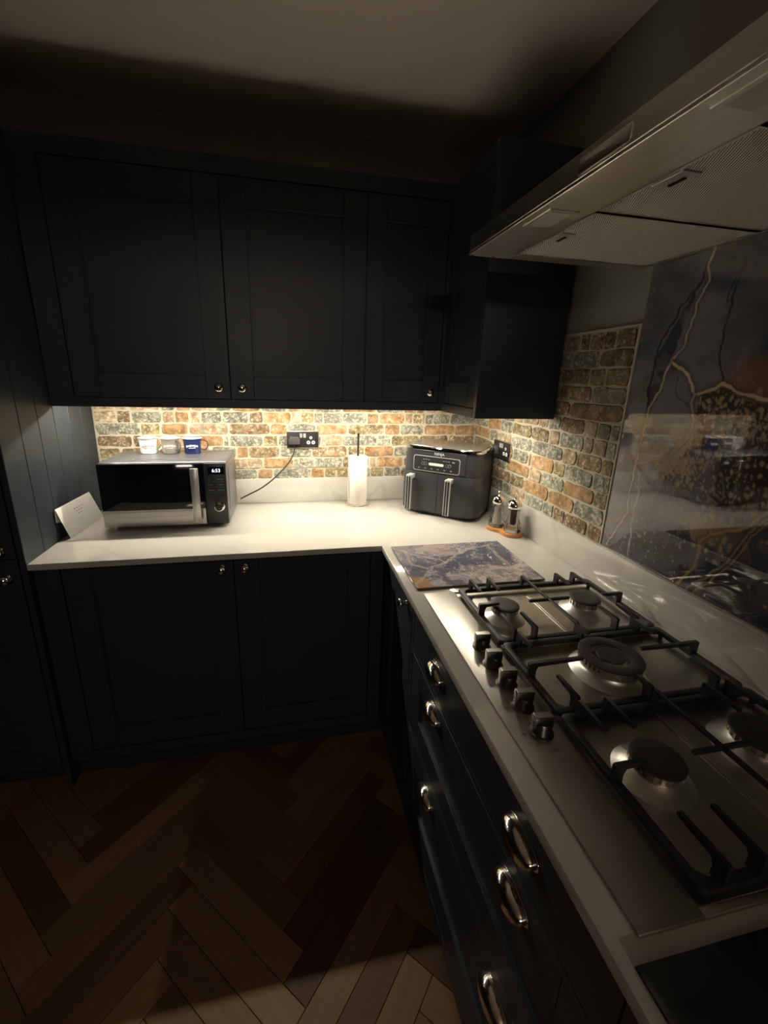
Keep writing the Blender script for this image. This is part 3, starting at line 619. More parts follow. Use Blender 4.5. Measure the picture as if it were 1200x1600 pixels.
glass_board('glass_chopping_board', 'marble-print glass worktop saver with coppery corner between air fryer and hob', -.597, -.176, -.962, -.645, board_colour, .0021, M['boardprint'])
glass_board('glass_chopping_board', 'glossy black glass worktop saver in the near right corner', -.611, -.10, -2.25, -1.783, None, .01, M['blackgloss'])

# ------------------------------------------------------------------ gas hob
hob = thing('gas_hob', 'stainless steel five-burner gas hob set in the right worktop', 'hob', (-.325, -1.377, H))
HX0, HX1, HY0, HY1 = -.587, -.052, -1.763, -.992
TX0, TX1, TY0, TY1 = -.494, -.058, -1.752, -1.000
b = B()
zf, zr = H+.0016, H+.0065
# control ledge with rounded outer rim, and sunken tray
b.box(HX0, TX0, HY0, HY1, H+.0002, zr, bev=.002, seg=3)
b.box(TX0-.003, HX1, HY0, TY0, H+.0002, zr, bev=.002, seg=3); b.box(TX0-.003, HX1, TY1, HY1, H+.0002, zr, bev=.002, seg=3)
b.box(TX1, HX1, TY0-.003, TY1+.003, H+.0002, zr, bev=.002, seg=3)
b.box(TX0-.002, TX1+.002, TY0-.002, TY1+.002, H+.0002, zf)
b.build('hob_plate', M['hobsteel'], hob)
# pressed ridges in the tray around the burners
b = B()
for y in (-1.262, -1.467): B().box(-.46, -.09, y-.004, y+.004, zf, zf+.002, bev=.0015, seg=1).build('pressed_ridge', M['hobsteel'], hob)
for y0, y1 in ((-1.24, -1.02), (-1.73, -1.49)): B().box(-.292, -.284, y0, y1, zf, zf+.0018, bev=.0015, seg=1).build('pressed_ridge', M['hobsteel'], hob)
def burner(x, y, r, dish):
    z = zf
    d = B().lathe([(dish*1.55, 0), (dish*1.35, .003), (dish*1.1, .0075), (dish*.92, .013), (dish*.82, .017), (0, .017)], (x, y, z), 40).build('burner_dish', M['burner'], hob, angle=60)
    bb = B(); n = 24
    bb.lathe([(r*.80, .012), (r*.88, .016), (r*.90, .020), (0, .020)], (x, y, z), 40)
    for k in range(n):
        a = 2*PI*k/n; bb.box(r*.70, r*.95, -.0024, .0024, .0195, .0325, M=Matrix.Translation((x, y, z)) @ Matrix.Rotation(a, 4, 'Z'))
    bb.lathe([(r*.78, .020), (r*.78, .0328), (0, .0328)], (x, y, z), 32)
    bb.build('burner_head', M['burner'], d)
    B().lathe([(0, .0329), (r*.98, .0329), (r, .0338), (r, .0362), (r*.97, .0372), (r*.7, .0378), (0, .0380)], (x, y, z), 48).build('burner_cap', M['cap'], d, angle=50)
burner(-.412, -1.134, .0365, .036); burner(-.174, -1.134, .0400, .040)
burner(-.402, -1.594, .0400, .038); burner(-.180, -1.586, .0480, .046)
# triple-ring wok burner in the middle
x, y, z = -.292, -1.366, zf
d = B().lathe([(.078, 0), (.070, .004), (.060, .007), (.055, .013), (.054, .020), (0, .020)], (x, y, z), 48).build('burner_dish', M['burner'], hob, angle=60)
bb = B(); bb.lathe([(.056, .016), (.0605, .020), (.0605, .026), (.046, .026), (.030, .020)], (x, y, z), 48)
for k in range(40):
    a = 2*PI*k/40; bb.box(.050, .0625, -.0024, .0024, .0255, .0385, M=Matrix.Translation((x, y, z)) @ Matrix.Rotation(a, 4, 'Z'))
bb.lathe([(.054, .025), (.054, .039), (.040, .039), (.038, .020)], (x, y, z), 48)
bb.lathe([(.0, .020), (.026, .020), (.028, .028), (.026, .037), (0, .037)], (x, y, z), 36)
bb.build('burner_head', M['burner'], d)
B().lathe([(.0375, .0391), (.0375, .0410), (.041, .0425), (.059, .0425), (.0640, .0412), (.0640, .0391), (.0375, .0391)], (x, y, z), 56).build('burner_cap', M['cap'], d, angle=50)
B().lathe([(0, .0371), (.0275, .0371), (.0285, .0385), (.027, .0415), (0, .0422)], (x, y, z), 40).build('burner_cap', M['cap'], d, angle=50)
for i, (kx, ky) in enumerate([(-.530, -1.248), (-.533, -1.310), (-.533, -1.370), (-.533, -1.430), (-.533, -1.490)]):
    k = B().lathe([(0, 0), (.0215, 0), (.0215, .0015), (.018, .003), (.0175, .012), (.0165, .015), (.0165, .021), (.015, .0235), (0, .0235)], (kx, ky, zr), 36).build('control_knob', M['knob'], hob, angle=50)
    gb = B().box(-.0175, .0175, -.0075, .0075, .012, .0345, bev=.002, seg=2, M=Matrix.Translation((kx, ky, zr)) @ Matrix.Rotation(math.radians(-6), 4, 'Z')); gb.build('grip', M['knob'], k)
    tb = B().box(-.0160, .0160, -.0060, .0060, .0345, .0357, bev=.0005, seg=1, M=Matrix.Translation((kx, ky, zr)) @ Matrix.Rotation(math.radians(-6), 4, 'Z')); tb.box(.006, .0155, -.0008, .0008, .0357, .0360, M=Matrix.Translation((kx, ky, zr))); tb.build('grip_top', M['knobtop'], k)
for i, ky in enumerate([-1.268, -1.33, -1.39, -1.45, -1.51]):
    text('o', .012, M['inkdark'], hob, Matrix.Translation((-.566, ky+.02, zr+.0003)) @ Matrix.Rotation(0, 4, 'Z'), 'burner_mark', .0001, world=True)

# pan supports
def finger(b, x, y, dx, dy, L, z0=H+.016, z1=H+.049):
    """L-shaped finger: post on the frame at (x,y), arm of length L towards (dx,dy)"""
    A = Matrix.Translation((x, y, 0)) @ Matrix.Rotation(math.atan2(dy, dx), 4, 'Z')
    w = .0035
    bm = bmesh.new()
    prof = [(-.007, z0), (.010, z0), (.0095, z1-.018), (.0135, z1-.0095), (L, z1-.0065), (L+.001, z1-.001), (L-.002, z1), (-.004, z1), (-.007, z1-.002)]
    f0 = [bm.verts.new((p, -w, q)) for p, q in prof]; f1 = [bm.verts.new((p, w, q)) for p, q in prof]; n = len(prof)
    bm.faces.new(f0); bm.faces.new(f1[::-1])
    for i in range(n): bm.faces.new((f0[i], f1[i], f1[(i+1) % n], f0[(i+1) % n]))
    bmesh.ops.recalc_face_normals(bm, faces=bm.faces[:])
    bmesh.ops.transform(bm, matrix=A, verts=bm.verts); b._add(bm)
def frame(t, x0, x1, y0, y1, w=.013):
    b = B(); z0, z1 = H+.010, H+.021
    b.prism([(x0, y0+.012), (x0+.012, y0), (x1-.012, y0), (x1, y0+.012), (x1, y1-.012), (x1-.012, y1), (x0+.012, y1), (x0, y1-.012)], z0, z1)
    # cut out the middle: rebuild as ring
    b.bm.free(); b.bm = bmesh.new()
    o_ = [(x0, y0+.007), (x0+.007, y0), (x1-.007, y0), (x1, y0+.007), (x1, y1-.007), (x1-.007, y1), (x0+.007, y1), (x0, y1-.007)]
    cx, cy = (x0+x1)/2, (y0+y1)/2
    i_ = [(x0+w, y0+w+.010), (x0+w+.010, y0+w), (x1-w-.010, y0+w), (x1-w, y0+w+.010), (x1-w, y1-w-.010), (x1-w-.010, y1-w), (x0+w+.010, y1-w), (x0+w, y1-w-.010)]
    bm = b.bm; n = 8
    V_ = [[bm.verts.new((p[0], p[1], z)) for p in pl] for pl, z in ((o_, z0), (o_, z1), (i_, z1), (i_, z0))]
    for a in range(4):
        for k in range(n): bm.faces.new((V_[a][k], V_[a][(k+1) % n], V_[(a+1) % 4][(k+1) % n], V_[(a+1) % 4][k]))
    bmesh.ops.recalc_face_normals(bm, faces=bm.faces[:])
    bmesh.ops.bevel(bm, geom=bm.edges[:], offset=.0015, segments=2, affect='EDGES', profile=.5)
    b.build('frame', M['iron'], t)
    for px, py in ((x0+.008, y0+.02), (x1-.008, y0+.02), (x0+.008, y1-.02), (x1-.008, y1-.02)):
        B().lathe([(0, 0), (.005, 0), (.0055, .0088), (0, .0088)], (px, py, zf+.0001), 12).build('rubber_foot', M['blackplastic'], t)
def fin(t, *a):
    b = B(); finger(b, *a); b.build('finger', M['iron'], t)
GX0, GX1 = -.488, -.062
def bigbar(t, y0, y1, x=-.288, yc=0, cl=-.345, cr=-.228):
    """long bar across the support with a crossing arm"""
    b = B(); zt = H+.049
    b.box(x-.0035, x+.0035, y0+.004, y1-.004, zt-.008, zt, bev=.001, seg=1)
    for yy in (y0+.005, y1-.005): b.box(x-.0035, x+.0035, yy-.006, yy+.006, H+.016, zt-.002, bev=.001, seg=1)
    b.box(cl, cr, yc-.0035, yc+.0035, zt-.0085, zt-.0005, bev=.001, seg=1)
    b.build('cross_bar', M['iron'], t)
def pair_support(label, y0, y1, yc, bl, br):
    t = thing('pan_support', label, 'pan support', ((GX0+GX1)/2, (y0+y1)/2, zf), group='black cast iron pan supports on the hob')
    frame(t, GX0, GX1, y0, y1)
    for c in (bl, br):
        for s in (-.0275, .0275):
            fin(t, c+s, y1-.008, 0, -1, .062); fin(t, c+s, y0+.008, 0, 1, .062)
    fin(t, GX0+.007, yc, 1, 0, .048); fin(t, GX1-.007, yc, -1, 0, .055)
    bigbar(t, y0, y1, yc=yc)
    return t
pair_support('far black pan support over the two small burners by the marble board', -1.258, -1.003, -1.138, -.425, -.150)
pair_support('near black pan support over the two front burners by the camera', -1.748, -1.474, -1.602, -.425, -.150)
t = thing('pan_support', 'middle black pan support around the large ring burner', 'pan support', ((GX0+GX1)/2, -1.366, zf), group='black cast iron pan supports on the hob')
frame(t, GX0, GX1, -1.471, -1.261)
for c in (-.449, -.290, -.135):
    fin(t, c, -1.268, 0, -1, .050 if c != -.290 else .026); fin(t, c, -1.464, 0, 1, .055 if c != -.290 else .028)
fin(t, GX0+.007, -1.369, 1, 0, .117); fin(t, GX1-.007, -1.362, -1, 0, .145)

# ------------------------------------------------------------------ cooker hood
hood = thing('cooker_hood', 'wide stainless steel extractor hood on the right wall above the hob', 'extractor hood', (-.25, -1.38, 1.81))
HY = (-1.832, -.920); hz = 1.812
b = B(); zt = 1.856
b.box(-.500, -.008, HY[0], HY[1], hz+.006, zt, bev=.0015, seg=1)
b.build('canopy', M['steel_y'], hood)
# underside: front band, end bands, rear ledge
b = B()
b.box(-.5005, -.396, HY[0]-.0005, HY[1]+.0005, hz, hz+.0058, bev=.0008, seg=1)
for y0, y1 in ((HY[0], HY[0]+.038), (HY[1]-.038, HY[1])): b.box(-.3955, -.008, y0, y1, hz, hz+.0058, bev=.0008, seg=1)
b.box(-.020, -.008, HY[0]+.0385, HY[1]-.0385, hz, hz+.0058)
b.build('underside_panel', M['steel_y'], hood)
fy = [-.9590, -1.2395, -1.5195, -1.7935]
for a, c in zip(fy, fy[1:]):
    f = B().box(-.3945, -.0215, c+.0045, a-.0045, hz+.0012, hz+.0052).build('grease_filter', M['filter'], hood)
    fr = B()
    for q in ((-.3945, -.388, c+.0045, a-.0045), (-.028, -.0215, c+.0045, a-.0045), (-.388, -.028, c+.0045, c+.007), (-.388, -.028, a-.007, a-.0045)): fr.box(q[0], q[1], q[2], q[3], hz+.0004, hz+.0050)
    fr.build('filter_frame', M['steel_y'], f)
    ym = (a+c)/2
    B().box(-.386, -.352, ym-.028, ym+.028, hz-.0012, hz+.002, bev=.0006, seg=1).build('latch_plate', M['silver'], f)
    B().box(-.368, -.362, ym-.012, ym+.016, hz-.0032, hz-.0010, bev=.0004, seg=1).build('latch_slide', M['dark'], f)
for ym in (-1.188, -1.575):
    l = B().box(-.4835, -.4235, ym-.046, ym+.046, hz-.0016, hz+.0010, bev=.0006, seg=1).build('lamp_frame', M['steel_y'], hood)
    B().box(-.4750, -.4320, ym-.037, ym+.037, hz-.0022, hz-.0012, bev=.0003, seg=1).build('lamp_cover', M['lampglass'], l)
B().box(-.3950, -.0205, HY[0]+.0385, HY[1]-.0385, hz+.0053, hz+.0059).build('filter_cavity', M['dark'], hood)
pn = B()
ring = rrect(.105, .022, .004)
T = Matrix.Translation((-.5003, -1.38, 1.834)) @ FACE_X
pn.prism(ring, 0, .0015, bev=.0006, M=T); cpn = pn.build('control_panel', M['steel_y'], hood)
for sx, sy in ((-.494, -.926), (-.44, -.926), (-.03, -.926)): B().lathe([(0, 0), (.003, 0), (.003, .0012), (0, .0016)], (sx, sy-.004, hz-.0014), 10).build('screw', M['chrome'], hood)
b = B(); b.box(-.27, -.008, -1.51, -1.25, zt, 2.20, bev=.001, seg=1); b.box(-.262, -.008, -1.502, -1.258, 2.20, ZC-.002, bev=.001, seg=1)
b.build('chimney', M['chimney'], hood)

# ------------------------------------------------------------------ microwave
mw = thing('microwave_oven', 'silver and black microwave oven on the back worktop under the wall cabinet', 'microwave', (-1.43, -.2, H))
X0, X1, Y0, Y1, Z0, Z1 = -1.660, -1.200, -.322, -.050, H+.012, 1.176
b = B(); b.box(X0, X1, Y0, Y1, Z0, Z1, bev=.007, seg=3); b.build('casing', M['mwbody'], mw)
b = B(); b.box(X0+.10, X1-.10, Y0+.06, Y1-.03, Z1, Z1+.0015, bev=.001, seg=1)
b.build('top_pressing', M['mwbody'], mw)
B().prism(rrect(.20, .19, .02), 0, .0015, bev=.001, M=Matrix.Translation((X1, -.19, 1.05)) @ Matrix.Rotation(PI/2, 4, 'Z') @ FACE_Y).build('side_pressing', M['mwbody'], mw)
dr = B().box(X0+.001, -1.285, Y0-.016, Y0-.0005, Z0+.002, Z1-.004, bev=.002, seg=2).build('door', M['blackgloss'], mw)
db = B(); db.box(X0+.003, -1.287, Y0-.0185, Y0-.0162, Z0+.003, .992, bev=.001, seg=1); db.box(X0+.03, -1.335, Y0-.0195, Y0-.0186, .962, .984, bev=.0006, seg=1); db.build('steel_band', M['steel'], dr)
hd = B(); hd.box(-1.330, -1.300, Y0-.042, Y0-.034, Z0+.018, Z1-.018, bev=.003, seg=2)
for z in (Z0+.024, Z1-.032): hd.box(-1.326, -1.304, Y0-.036, Y0-.0162, z-.005, z+.010, bev=.001, seg=1)
h = hd.build('door_handle', M['silver'], dr)
cp = B().box(-1.283, X1-.001, Y0-.016, Y0-.0005, Z0+.002, Z1-.004, bev=.002, seg=2).build('control_panel', M['grayplastic'], mw)
B().box(-1.268, -1.208, Y0-.0168, Y0-.0160, 1.128, 1.158).build('display', M['display'], cp)
yp = Y0-.0169
text('6:53', .019, M['digits'], cp, Matrix.Translation((-1.237, yp, 1.143)) @ FACE_Y, 'digits', .0002, world=True)
for z, a, c in ((1.107, 3, 8), (1.085, 5, 6), (1.063, 7, 8)):
    b = B(); b.box(-1.270, -1.270+.0032*a, yp, yp+.0006, z, z+.0022); b.box(-1.212-.0032*c, -1.212, yp, yp+.0006, z, z+.0022)
    b.box(-1.270, -1.208, yp+.0003, yp+.0006, z-.008, z-.0075)
    b.build('button_print', M['dimink'], cp)
kd = B().lathe([(0, 0), (.021, 0), (.021, .003), (.018, .005), (.0175, .018), (.015, .020), (0, .0205)], (-1.233, Y0-.0162, .998), 36, Matrix.Rotation(PI/2, 4, 'X')).build('dial', M['chrome'], cp, angle=40)
B().lathe([(0, 0), (.0135, 0), (.0135, .0012), (0, .0014)], (-1.233, Y0-.0366, .998), 30, Matrix.Rotation(PI/2, 4, 'X')).build('dial_face', M['grayplastic'], kd)
b = B()
for k in range(11):
    a = math.radians(-40+26*k); b.box(-1.2338+.027*math.cos(a), -1.2322+.027*math.cos(a), yp, yp+.0008, .9972+.027*math.sin(a), .9988+.027*math.sin(a))
b.build('dial_print', M['dimink'], cp)
for fx in (X0+.04, X1-.04):
    for fyy in (Y0+.03, Y1-.03): B().lathe([(0, 0), (.013, 0), (.012, .0118), (0, .0118)], (fx, fyy, H+.0002), 16).build('foot', M['blackplastic'], mw)
# vents on the side
b = B()
for k in range(6): b.box(X1, X1+.0008, Y1-.06, Y1-.02, .96+k*.009, .963+k*.009)
b.build('side_vents', M['dark'], mw)

# ------------------------------------------------------------------ mugs
def mug(label, x, y, z, m, inner, rimm, handlem, ha, print_m):
    t = thing('enamel_mug', label, 'mug', (x, y, z), group='row of three small enamel mugs on the microwave')
    r = .037; h = .066
    b = B().lathe([(0, .0), (r*.80, .0), (r*.86, .003), (r*.88, .006), (r*.92, h*.5), (r*.97, h*.85), (r*1.03, h-.004), (r*1.08, h-.001), (r*1.07, h+.0005), (r*1.0, h-.003)], (x, y, z), 40)
    b.build('body', M[m], t, angle=50)
    B().lathe([(r*1.0, h-.003), (r*.94, h*.85), (r*.86, .008), (0, .005)], (x, y, z), 40).build('lining', M[inner], t, angle=50)
    B().tube([(x+r*1.08*math.cos(2*PI*k/40), y+r*1.08*math.sin(2*PI*k/40), z+h-.0005) for k in range(41)], .0011, 6, False).build('rim', M[rimm], t)
    ca, sa = math.cos(ha), math.sin(ha); pts = [(r*.93, .054), (r*1.25, .056), (r*1.62, .050), (r*1.72, .036), (r*1.55, .020), (r*1.2, .014), (r*.90, .018)]
    B().tube([(x+p*ca, y+p*sa, z+q) for p, q in smoothcurve([(p, q, 0) for p, q in pts], 5) for p, q in [(p, q)]] if False else [(x+v.x*ca, y+v.x*sa, z+v.y) for v in smoothcurve([(p, q, 0) for p, q in pts], 5)], .0026, 8).build('handle', M[handlem], t)
    # small arched badge of illegible print
    b = B(); R = r*.935+.0006
    for k in range(9):
        a = math.radians(-90+(k-4)*9+8); hh = .0032 if k % 3 else .0046
        zc = z+.036-abs(k-4)**1.5*.0004
        Tm = Matrix.Translation((x+R*math.cos(a), y+R*math.sin(a), zc)) @ Matrix.Rotation(a+PI/2, 4, 'Z')
        b.box(-.0020, .0020, -.0004, .0003, -hh, hh, M=Tm)
    for k in range(5):
        a = math.radians(-90+(k-2)*9+8); Tm = Matrix.Translation((x+R*math.cos(a), y+R*math.sin(a), z+.026)) @ Matrix.Rotation(a+PI/2, 4, 'Z'); b.box(-.0022, .0022, -.0004, .0003, -.0011, .0011, M=Tm)
    b.build('printed_badge', M[print_m], t)
mug('white enamel mug with dark rim, leftmost of three on the microwave', -1.533, -.128, Z1+.0016, 'white', 'white', 'inkdark', 'white', math.radians(60), 'inkgrey')
mug('grey metallic mug with white inside between white and navy mugs', -1.448, -.128, Z1+.0016, 'greymug', 'white', 'white', 'inkdark', math.radians(-40), 'ink')
mug('navy blue enamel mug with curved handle, rightmost on the microwave', -1.360, -.130, Z1+.0016, 'navymug', 'white', 'white', 'redbrown', math.radians(-5), 'ink')

# ------------------------------------------------------------------ paper roll on its holder
t = thing('paper_roll_holder', 'chrome kitchen roll holder with black post between socket and air fryer', 'holder', (-.634, -.100, H))
B().lathe([(0, .0005), (.060, .0005), (.062, .003), (.062, .008), (.057, .012), (.05, .0125), (0, .0125)], (-.634, -.100, H), 48).build('base', M['chrome'], t, angle=50)
B().lathe([(0, .0126), (.005, .0126), (.005, .335), (0, .336)], (-.634, -.100, H), 16).build('post', M['blackplastic'], t)
B().lathe([(0, 0), (.0062, 0), (.0068, .006), (.006, .014), (0, .0165)], (-.634, -.100, H+.336), 16).build('finial', M['chrome'], t, angle=60)
t = thing('kitchen_roll', 'white kitchen paper roll standing on the chrome holder', 'paper roll', (-.634, -.100, H+.0128))
prof = [(.010, 0), (.044, 0), (.0455, .0015), (.0455, .2275), (.044, .229), (.010, .229)]
B().lathe(prof, (-.634, -.100, H+.0128), 64).build('paper', M['paper'], t, angle=50)
B().lathe([(.010, -.0), (.0085, 0), (.0085, .230), (.0105, .230), (.0105, .2292)], (-.634, -.100, H+.0128), 24).build('core', M['wood'], t)
b = B().box(-.634-.0463, -.634-.0455, -.118, -.098, H+.014, H+.241); b.build('loose_sheet_edge', M['paper'], t)

# ------------------------------------------------------------------ dual air fryer
FR = (-.232, -.232); FA = math.radians(-41)
af = thing('air_fryer', 'black dual-drawer air fryer standing in the corner of the worktop', 'air fryer', (FR[0], FR[1], H), FA)
def sup(w, d, r, n=8, flat=0): return rrect(w, d, r, n)
def loft(sections, name, m, parent, cap=True):
    b = B(); bm = b.bm; rings = []
    for pts, z in sections: rings.append([bm.verts.new((p[0], p[1], z)) for p in pts])
    for a, c in zip(rings, rings[1:]):
        n = len(a)
        for k in range(n): bm.faces.new((a[k], a[(k+1) % n], c[(k+1) % n], c[k]))
    bm.faces.new(rings[0][::-1]); bm.faces.new(rings[-1])
    bmesh.ops.recalc_face_normals(bm, faces=bm.faces[:])
    return b.build(name, m, parent, world=False, angle=30)
AW, AD = .366, .243
loft([(sup(AW-.03, AD-.03, .05), .006), (sup(AW-.008, AD-.008, .055), .018), (sup(AW, AD, .058), .035), (sup(AW, AD, .058), .135), (sup(AW-.004, AD-.004, .058), .25), (sup(AW-.010, AD-.010, .058), .300)], 'body', M['grayplastic'], af)
loft([(sup(AW-.010, AD-.010, .058), .3002), (sup(AW+.002, AD+.002, .062), .302), (sup(AW+.002, AD+.002, .062), .3105), (sup(AW-.008, AD-.008, .058), .314)], 'lid_rim', M['chrome'], af)
loft([(sup(AW-.020, AD-.020, .054), .3135), (sup(AW-.024, AD-.024, .052), .3165), (sup(AW-.05, AD-.05, .045), .3175)], 'lid', M['lidgrey'], af)
yf = -AD/2
# front fascia slab and drawers
fa = B().box(-.124, .120, yf-.0015, yf+.01, .203, .298, bev=.0007, seg=1).build('fascia', M['grayplastic'], af, world=False)
T = Matrix.Translation((-.012, yf-.0017, .240)) @ FACE_Y
ring_o = rrect(.216, .070, .010)
pb_ = B().prism(ring_o, 0, .0012, M=T); p_ = pb_.build('display_border', M['silver'], fa, world=False)
B().prism(rrect(.209, .063, .008), .0012, .0017, M=T).build('display_panel', M['blackplastic'], fa, world=False)
yd = yf-.0017-.0018
def dash(b, x, z, w, h): b.box(-.012+x-w/2, -.012+x+w/2, yd-.0003, yd+.0002, .240+z-h/2, .240+z+h/2)
b = B()
for k in range(3): dash(b, -.058+k*.012, .019, .009, .003); dash(b, .034+k*.012, .019, .009, .003)
dash(b, .078, .018, .012, .005)
for k in range(6): dash(b, -.080+k*.030, -.021, .008, .004)
b.build('button_print', M['dimink'], fa, world=False)
B().prism(rrect(.070, .012, .006), .0018, .0022, M=Matrix.Translation((-.012, yf-.0017, .240)) @ FACE_Y @ Matrix.Translation((0, 0, 0))).build('lit_bar', M['ink'], fa, world=False)
B().prism(rrect(.062, .012, .002), .0018, .0022, M=Matrix.Translation((-.012, yf-.0017, .258)) @ FACE_Y).build('readout', M['grayplastic'], fa, world=False)
for dx in (-.062, -.050, .050, .062):
    B().tube([(-.012+dx+.0065*math.cos(2*PI*k/20), yd, .240+.0065*math.sin(2*PI*k/20)) for k in range(21)], .0007, 5, False).build('dial_print', M['dimink'], fa, world=False)
text('NINJA', .017, M['ink'], fa, Matrix.Translation((.0, yf-.0020, .2865)) @ FACE_Y, 'logo', .0004)
b = B()
for k in range(14): b.box(-.115+k*.0065, -.111+k*.0065, yf-.0022, yf-.001, .2935, .2965)
b.build('vent_slots', M['dark'], fa, world=False)
for s in (-1, 1):
    rr = .058; ex = AW/2+.002; ey = yf-.003
    pl = [(.0012, ey), (ex-rr, ey)]+[(ex-rr+rr*math.sin(math.radians(a)), ey+rr-rr*math.cos(math.radians(a))) for a in range(10, 91, 10)]+[(.0012, ey+rr)]
    pl = [(s*p[0], p[1]) for p in pl]
    d = B().prism(pl if s > 0 else pl[::-1], .022, .197, bev=.002, seg=2).build('drawer', M['grayplastic'], af, world=False)
    hx = -.122 if s < 0 else .060
    hb = B()
    hb.box(hx-.014, hx+.014, yf-.044, yf-.034, .026, .188, bev=.004, seg=2)
    hb.box(hx-.013, hx+.013, yf-.040, yf-.001, .168, .188, bev=.003, seg=2)
    h = hb.build('handle', M['silver'], d, world=False)
    hb = B(); hb.box(hx-.0095, hx-.002, yf-.0452, yf-.0442, .030, .180); hb.box(hx+.002, hx+.0095, yf-.0452, yf-.0442, .030, .180); hb.build('handle_inlay', M['blackplastic'], h, world=False)
for fx in (-.11, .11):
    for fyy in (-.07, .07): B().lathe([(0, 0), (.012, 0), (.012, .0065), (0, .0065)], (fx, fyy, .0003), 12).build('foot', M['blackplastic'], af, world=False)

# ------------------------------------------------------------------ salt and pepper mills on a wooden tray
mA, mB = (-.108, -.505), (-.077, -.578)
t = tag(None or B().prism([], 0, 0).build('x', None) if False else thing('mill_tray', 'small figure-eight wooden tray under the two mills', 'tray', (-.092, -.541, H)), None)
pts = []
dv = Vector((mB[0]-mA[0], mB[1]-mA[1])); L_ = dv.length; ang = math.atan2(dv.y, dv.x); c0 = Vector(((mA[0]+mB[0])/2, (mA[1]+mB[1])/2))
out = []
for k in range(72):
    a = 2*PI*k/72
    # peanut outline
    r = .0405*(1+.0)
    xx = (L_/2+r)*math.cos(a); w = r*(1-.30*math.exp(-(xx/.020)**2))
    ex = max(0, abs(xx)-L_/2)/r; yy = math.copysign(w*math.sqrt(max(0, 1-ex**2)), math.sin(a)) if abs(math.sin(a)) > 1e-6 else 0
    out.append((c0.x+xx*math.cos(ang)-yy*math.sin(ang), c0.y+xx*math.sin(ang)+yy*math.cos(ang)))
B().prism(out, H+.0003, H+.014, bev=.0025).build('tray', M['wood'], t)
def mill(label, x, y, content):
    z = H+.0143
    t = thing('grinder_mill', label, 'mill', (x, y, z), group='glass salt and pepper mills')
    g = [(0, .0), (.028, .0), (.031, .003), (.0315, .010), (.029, .016), (.032, .022), (.031, .034), (.027, .044), (.024, .052), (.0215, .066), (.021, .082), (.023, .094), (.023, .099)]
    inn = [(.021, .099), (.019, .094), (.0175, .082), (.018, .066), (.020, .052), (.0225, .040), (.0225, .012), (0, .010)]
    B().lathe(g+inn, (x, y, z), 48, lobes=12, amp=.045).build('glass_body', M['glass'], t, angle=25)
    if content == 'pepper': B().lathe([(0, .030), (.0105, .030), (.0115, .034), (.0125, .090), (0, .090)], (x, y, z), 24).build('peppercorns', M['pepper'], t)
    else: B().lathe([(0, .0125), (.019, .0130), (.0195, .036), (.0165, .052), (.014, .070), (.013, .084), (0, .088)], (x, y, z), 24).build('salt', M['salt'], t)
    B().lathe([(0, .0102), (.003, .0102), (.003, .0985), (0, .0985)], (x, y, z), 12).build('spindle', M['chrome'], t)
    B().lathe([(0, .0992), (.0265, .0992), (.029, .102), (.030, .109), (.0285, .118), (.0235, .126), (.015, .1315), (.006, .1332), (.005, .135), (.0035, .138), (.0055, .141), (.007, .1455), (.005, .150), (0, .1515)], (x, y, z), 40).build('chrome_top', M['chrome'], t, angle=60)
mill('glass salt mill with chrome dome, farther of the two beside the air fryer', *mA, 'salt')
mill('glass pepper mill with dark core and chrome dome, nearer on the wooden tray', *mB, 'pepper')

# ------------------------------------------------------------------ sockets and plugs
def socket(label, T, right):
    """double wall socket drawn in local xy, facing local +z; T places it"""
    t = thing('double_socket', label, 'socket'); t.matrix_basis = T
    B().prism(rrect(.150, .084, .004), 0, .0035, bev=.0008).build('plate_edge', M['socketedge'], t, world=False)
    p = B().prism(rrect(.146, .076, .003), .0036, .0052, bev=.0006).build('faceplate', M['socketplate'], t, world=False)
    for sx in (-.0085, .0085):
        B().box(-.006+sx, .006+sx, .010, .030, .0053, .0085, bev=.001, seg=1).build('rocker_switch', M['silver'], p, world=False)
    for cx in ((.038, .0), ):
        for px, py, w, h in ((0, .010, .007, .010), (-.0115, -.013, .009, .0075), (.0115, -.013, .009, .0075)):
            sh = B().lathe([(0, 0), (w*.95, 0), (w*.95, .0005), (0, .0006)], (cx[0]+px, py, .0053), 20); sh.build('pin_collar', M['ink'], p, world=False)
            B().box(cx[0]+px-w*.35, cx[0]+px+w*.35, py-h*.3, py+h*.3, .0059, .0064).build('pin_slot', M['dark'], p, world=False)
    B().lathe([(0, 0), (.0028, 0), (.0028, .0006), (0, .0008)], (.064, .0, .0053), 12).build('screw', M['chrome'], p, world=False)
    B().lathe([(0, 0), (.0028, 0), (.0028, .0006), (0, .0008)], (-.064, .0, .0053), 12).build('screw', M['chrome'], p, world=False)
    return t
SB = Matrix.Translation((-.888, -.0085, 1.216)) @ FACE_Y
SR = Matrix.Translation((-.0085, -.308, 1.212)) @ FACE_X
socket('dark double socket on the brick back wall with one plug in', SB, False)
socket('dark double socket on the brick right wall beside the air fryer', SR, True)
def plug(label, T, path):
    t = thing('power_plug', label, 'plug'); t.matrix_basis = T
    b = B(); z0 = .0056
    b.prism([(-.026, -.016), (.026, -.016), (.026, .004), (.018, .020), (-.018, .020), (-.026, .004)], z0, z0+.022, bev=.004, seg=3)
    b.build('plug_body', M['plug'], t, world=False)
    B().tube(path, .0033, 8).build('cable', M['cable'], t, world=True)
    return t
P1 = SB @ Matrix.Translation((-.040, -.004, 0))
plug('black plug in the back wall socket with its lead running to the microwave', P1,
     smoothcurve([(-.928, -.022, 1.200), (-.928, -.026, 1.178), (-.935, -.034, 1.150), (-.960, -.045, 1.108), (-1.020, -.052, 1.045), (-1.085, -.055, .995), (-1.140, -.050, .965), (-1.185, -.040, .940)], 6))
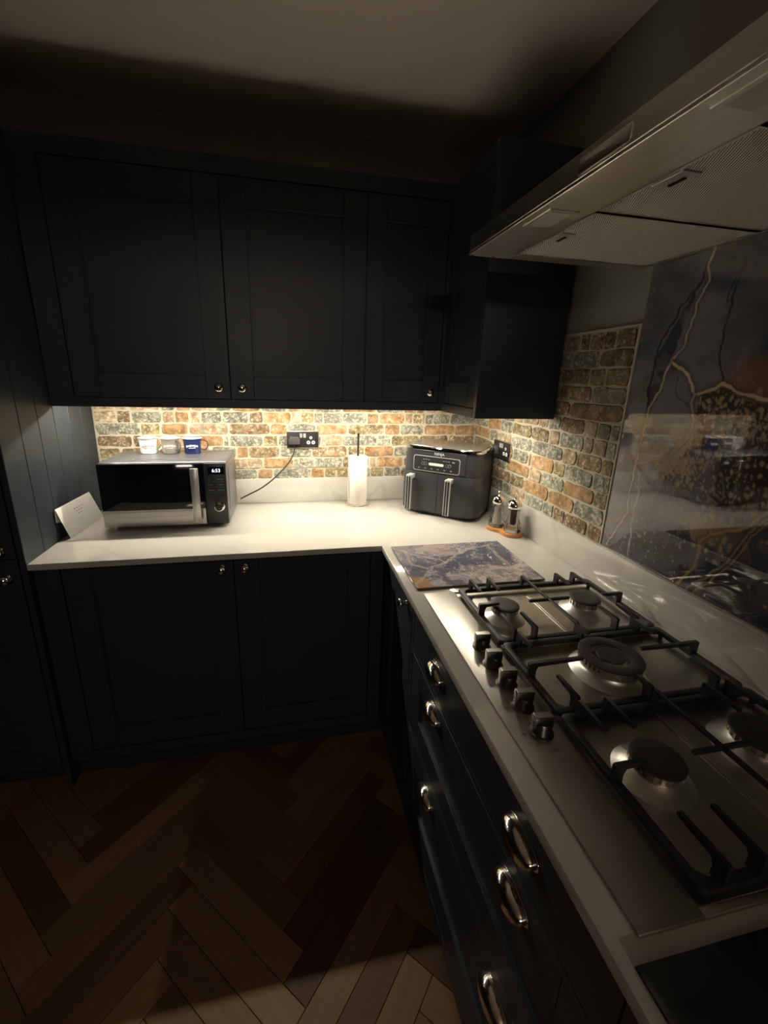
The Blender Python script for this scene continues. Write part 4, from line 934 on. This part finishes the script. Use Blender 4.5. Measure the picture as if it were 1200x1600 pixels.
P2 = SR @ Matrix.Translation((-.040, -.004, 0))
plug('black plug in the right wall socket with its lead dropping behind the air fryer', P2,
     smoothcurve([(-.024, -.268, 1.196), (-.030, -.268, 1.165), (-.031, -.272, 1.08), (-.030, -.268, .99), (-.030, -.250, .930), (-.045, -.215, .9145), (-.09, -.165, .9145)], 6))

# ------------------------------------------------------------------ folded card leaning on the tall cupboard's side
cd = thing('folded_card', 'white folded card standing tilted against the boarded navy side panel', 'card', (-1.75, -.27, H))
def leaf(p, th=.0012):
    n = (Vector(p[1])-Vector(p[0])).cross(Vector(p[3])-Vector(p[0])).normalized()*th
    bm = bmesh.new(); a = [bm.verts.new(Vector(q)) for q in p]; c = [bm.verts.new(Vector(q)+n) for q in p]
    bm.faces.new(a[::-1]); bm.faces.new(c)
    for i in range(4): bm.faces.new((a[i], a[(i+1) % 4], c[(i+1) % 4], c[i]))
    bmesh.ops.recalc_face_normals(bm, faces=bm.faces[:]); b = B(); b._add(bm); return b
BLc, BRc = Vector((-1.752, -.400, H+.001)), Vector((-1.738, -.150, H+.001))
TLc, TRc = Vector((-1.772, -.428, 1.030)), Vector((-1.760, -.190, 1.030))
fl_ = leaf([BLc, BRc, TRc, TLc]).build('front_leaf', M['card'], cd)
leaf([TLc, TRc, TRc+Vector((-.014, .003, -.115)), TLc+Vector((-.0055, .006, -.05))]).build('back_leaf', M['card'], cd)
ux = (BRc-BLc).normalized(); uy = (TLc-BLc).normalized(); nn = ux.cross(uy).normalized(); uy = nn.cross(ux)
Tc = Matrix(((ux.x, uy.x, nn.x, 0), (ux.y, uy.y, nn.y, 0), (ux.z, uy.z, nn.z, 0), (0, 0, 0, 1)))
cc = (BLc+BRc+TLc+TRc)/4
b = B(Matrix.Translation(cc+nn*.0014) @ Tc)
for row, (n_, yy) in enumerate(((4, .030), (3, .019), (2, .008))):
    for k in range(n_): b.box((k-n_/2)*.017, (k-n_/2)*.017+.011, yy-.0013, yy+.0013, 0, .0003)
b.build('printed_lines', M['inkgrey'], fl_)
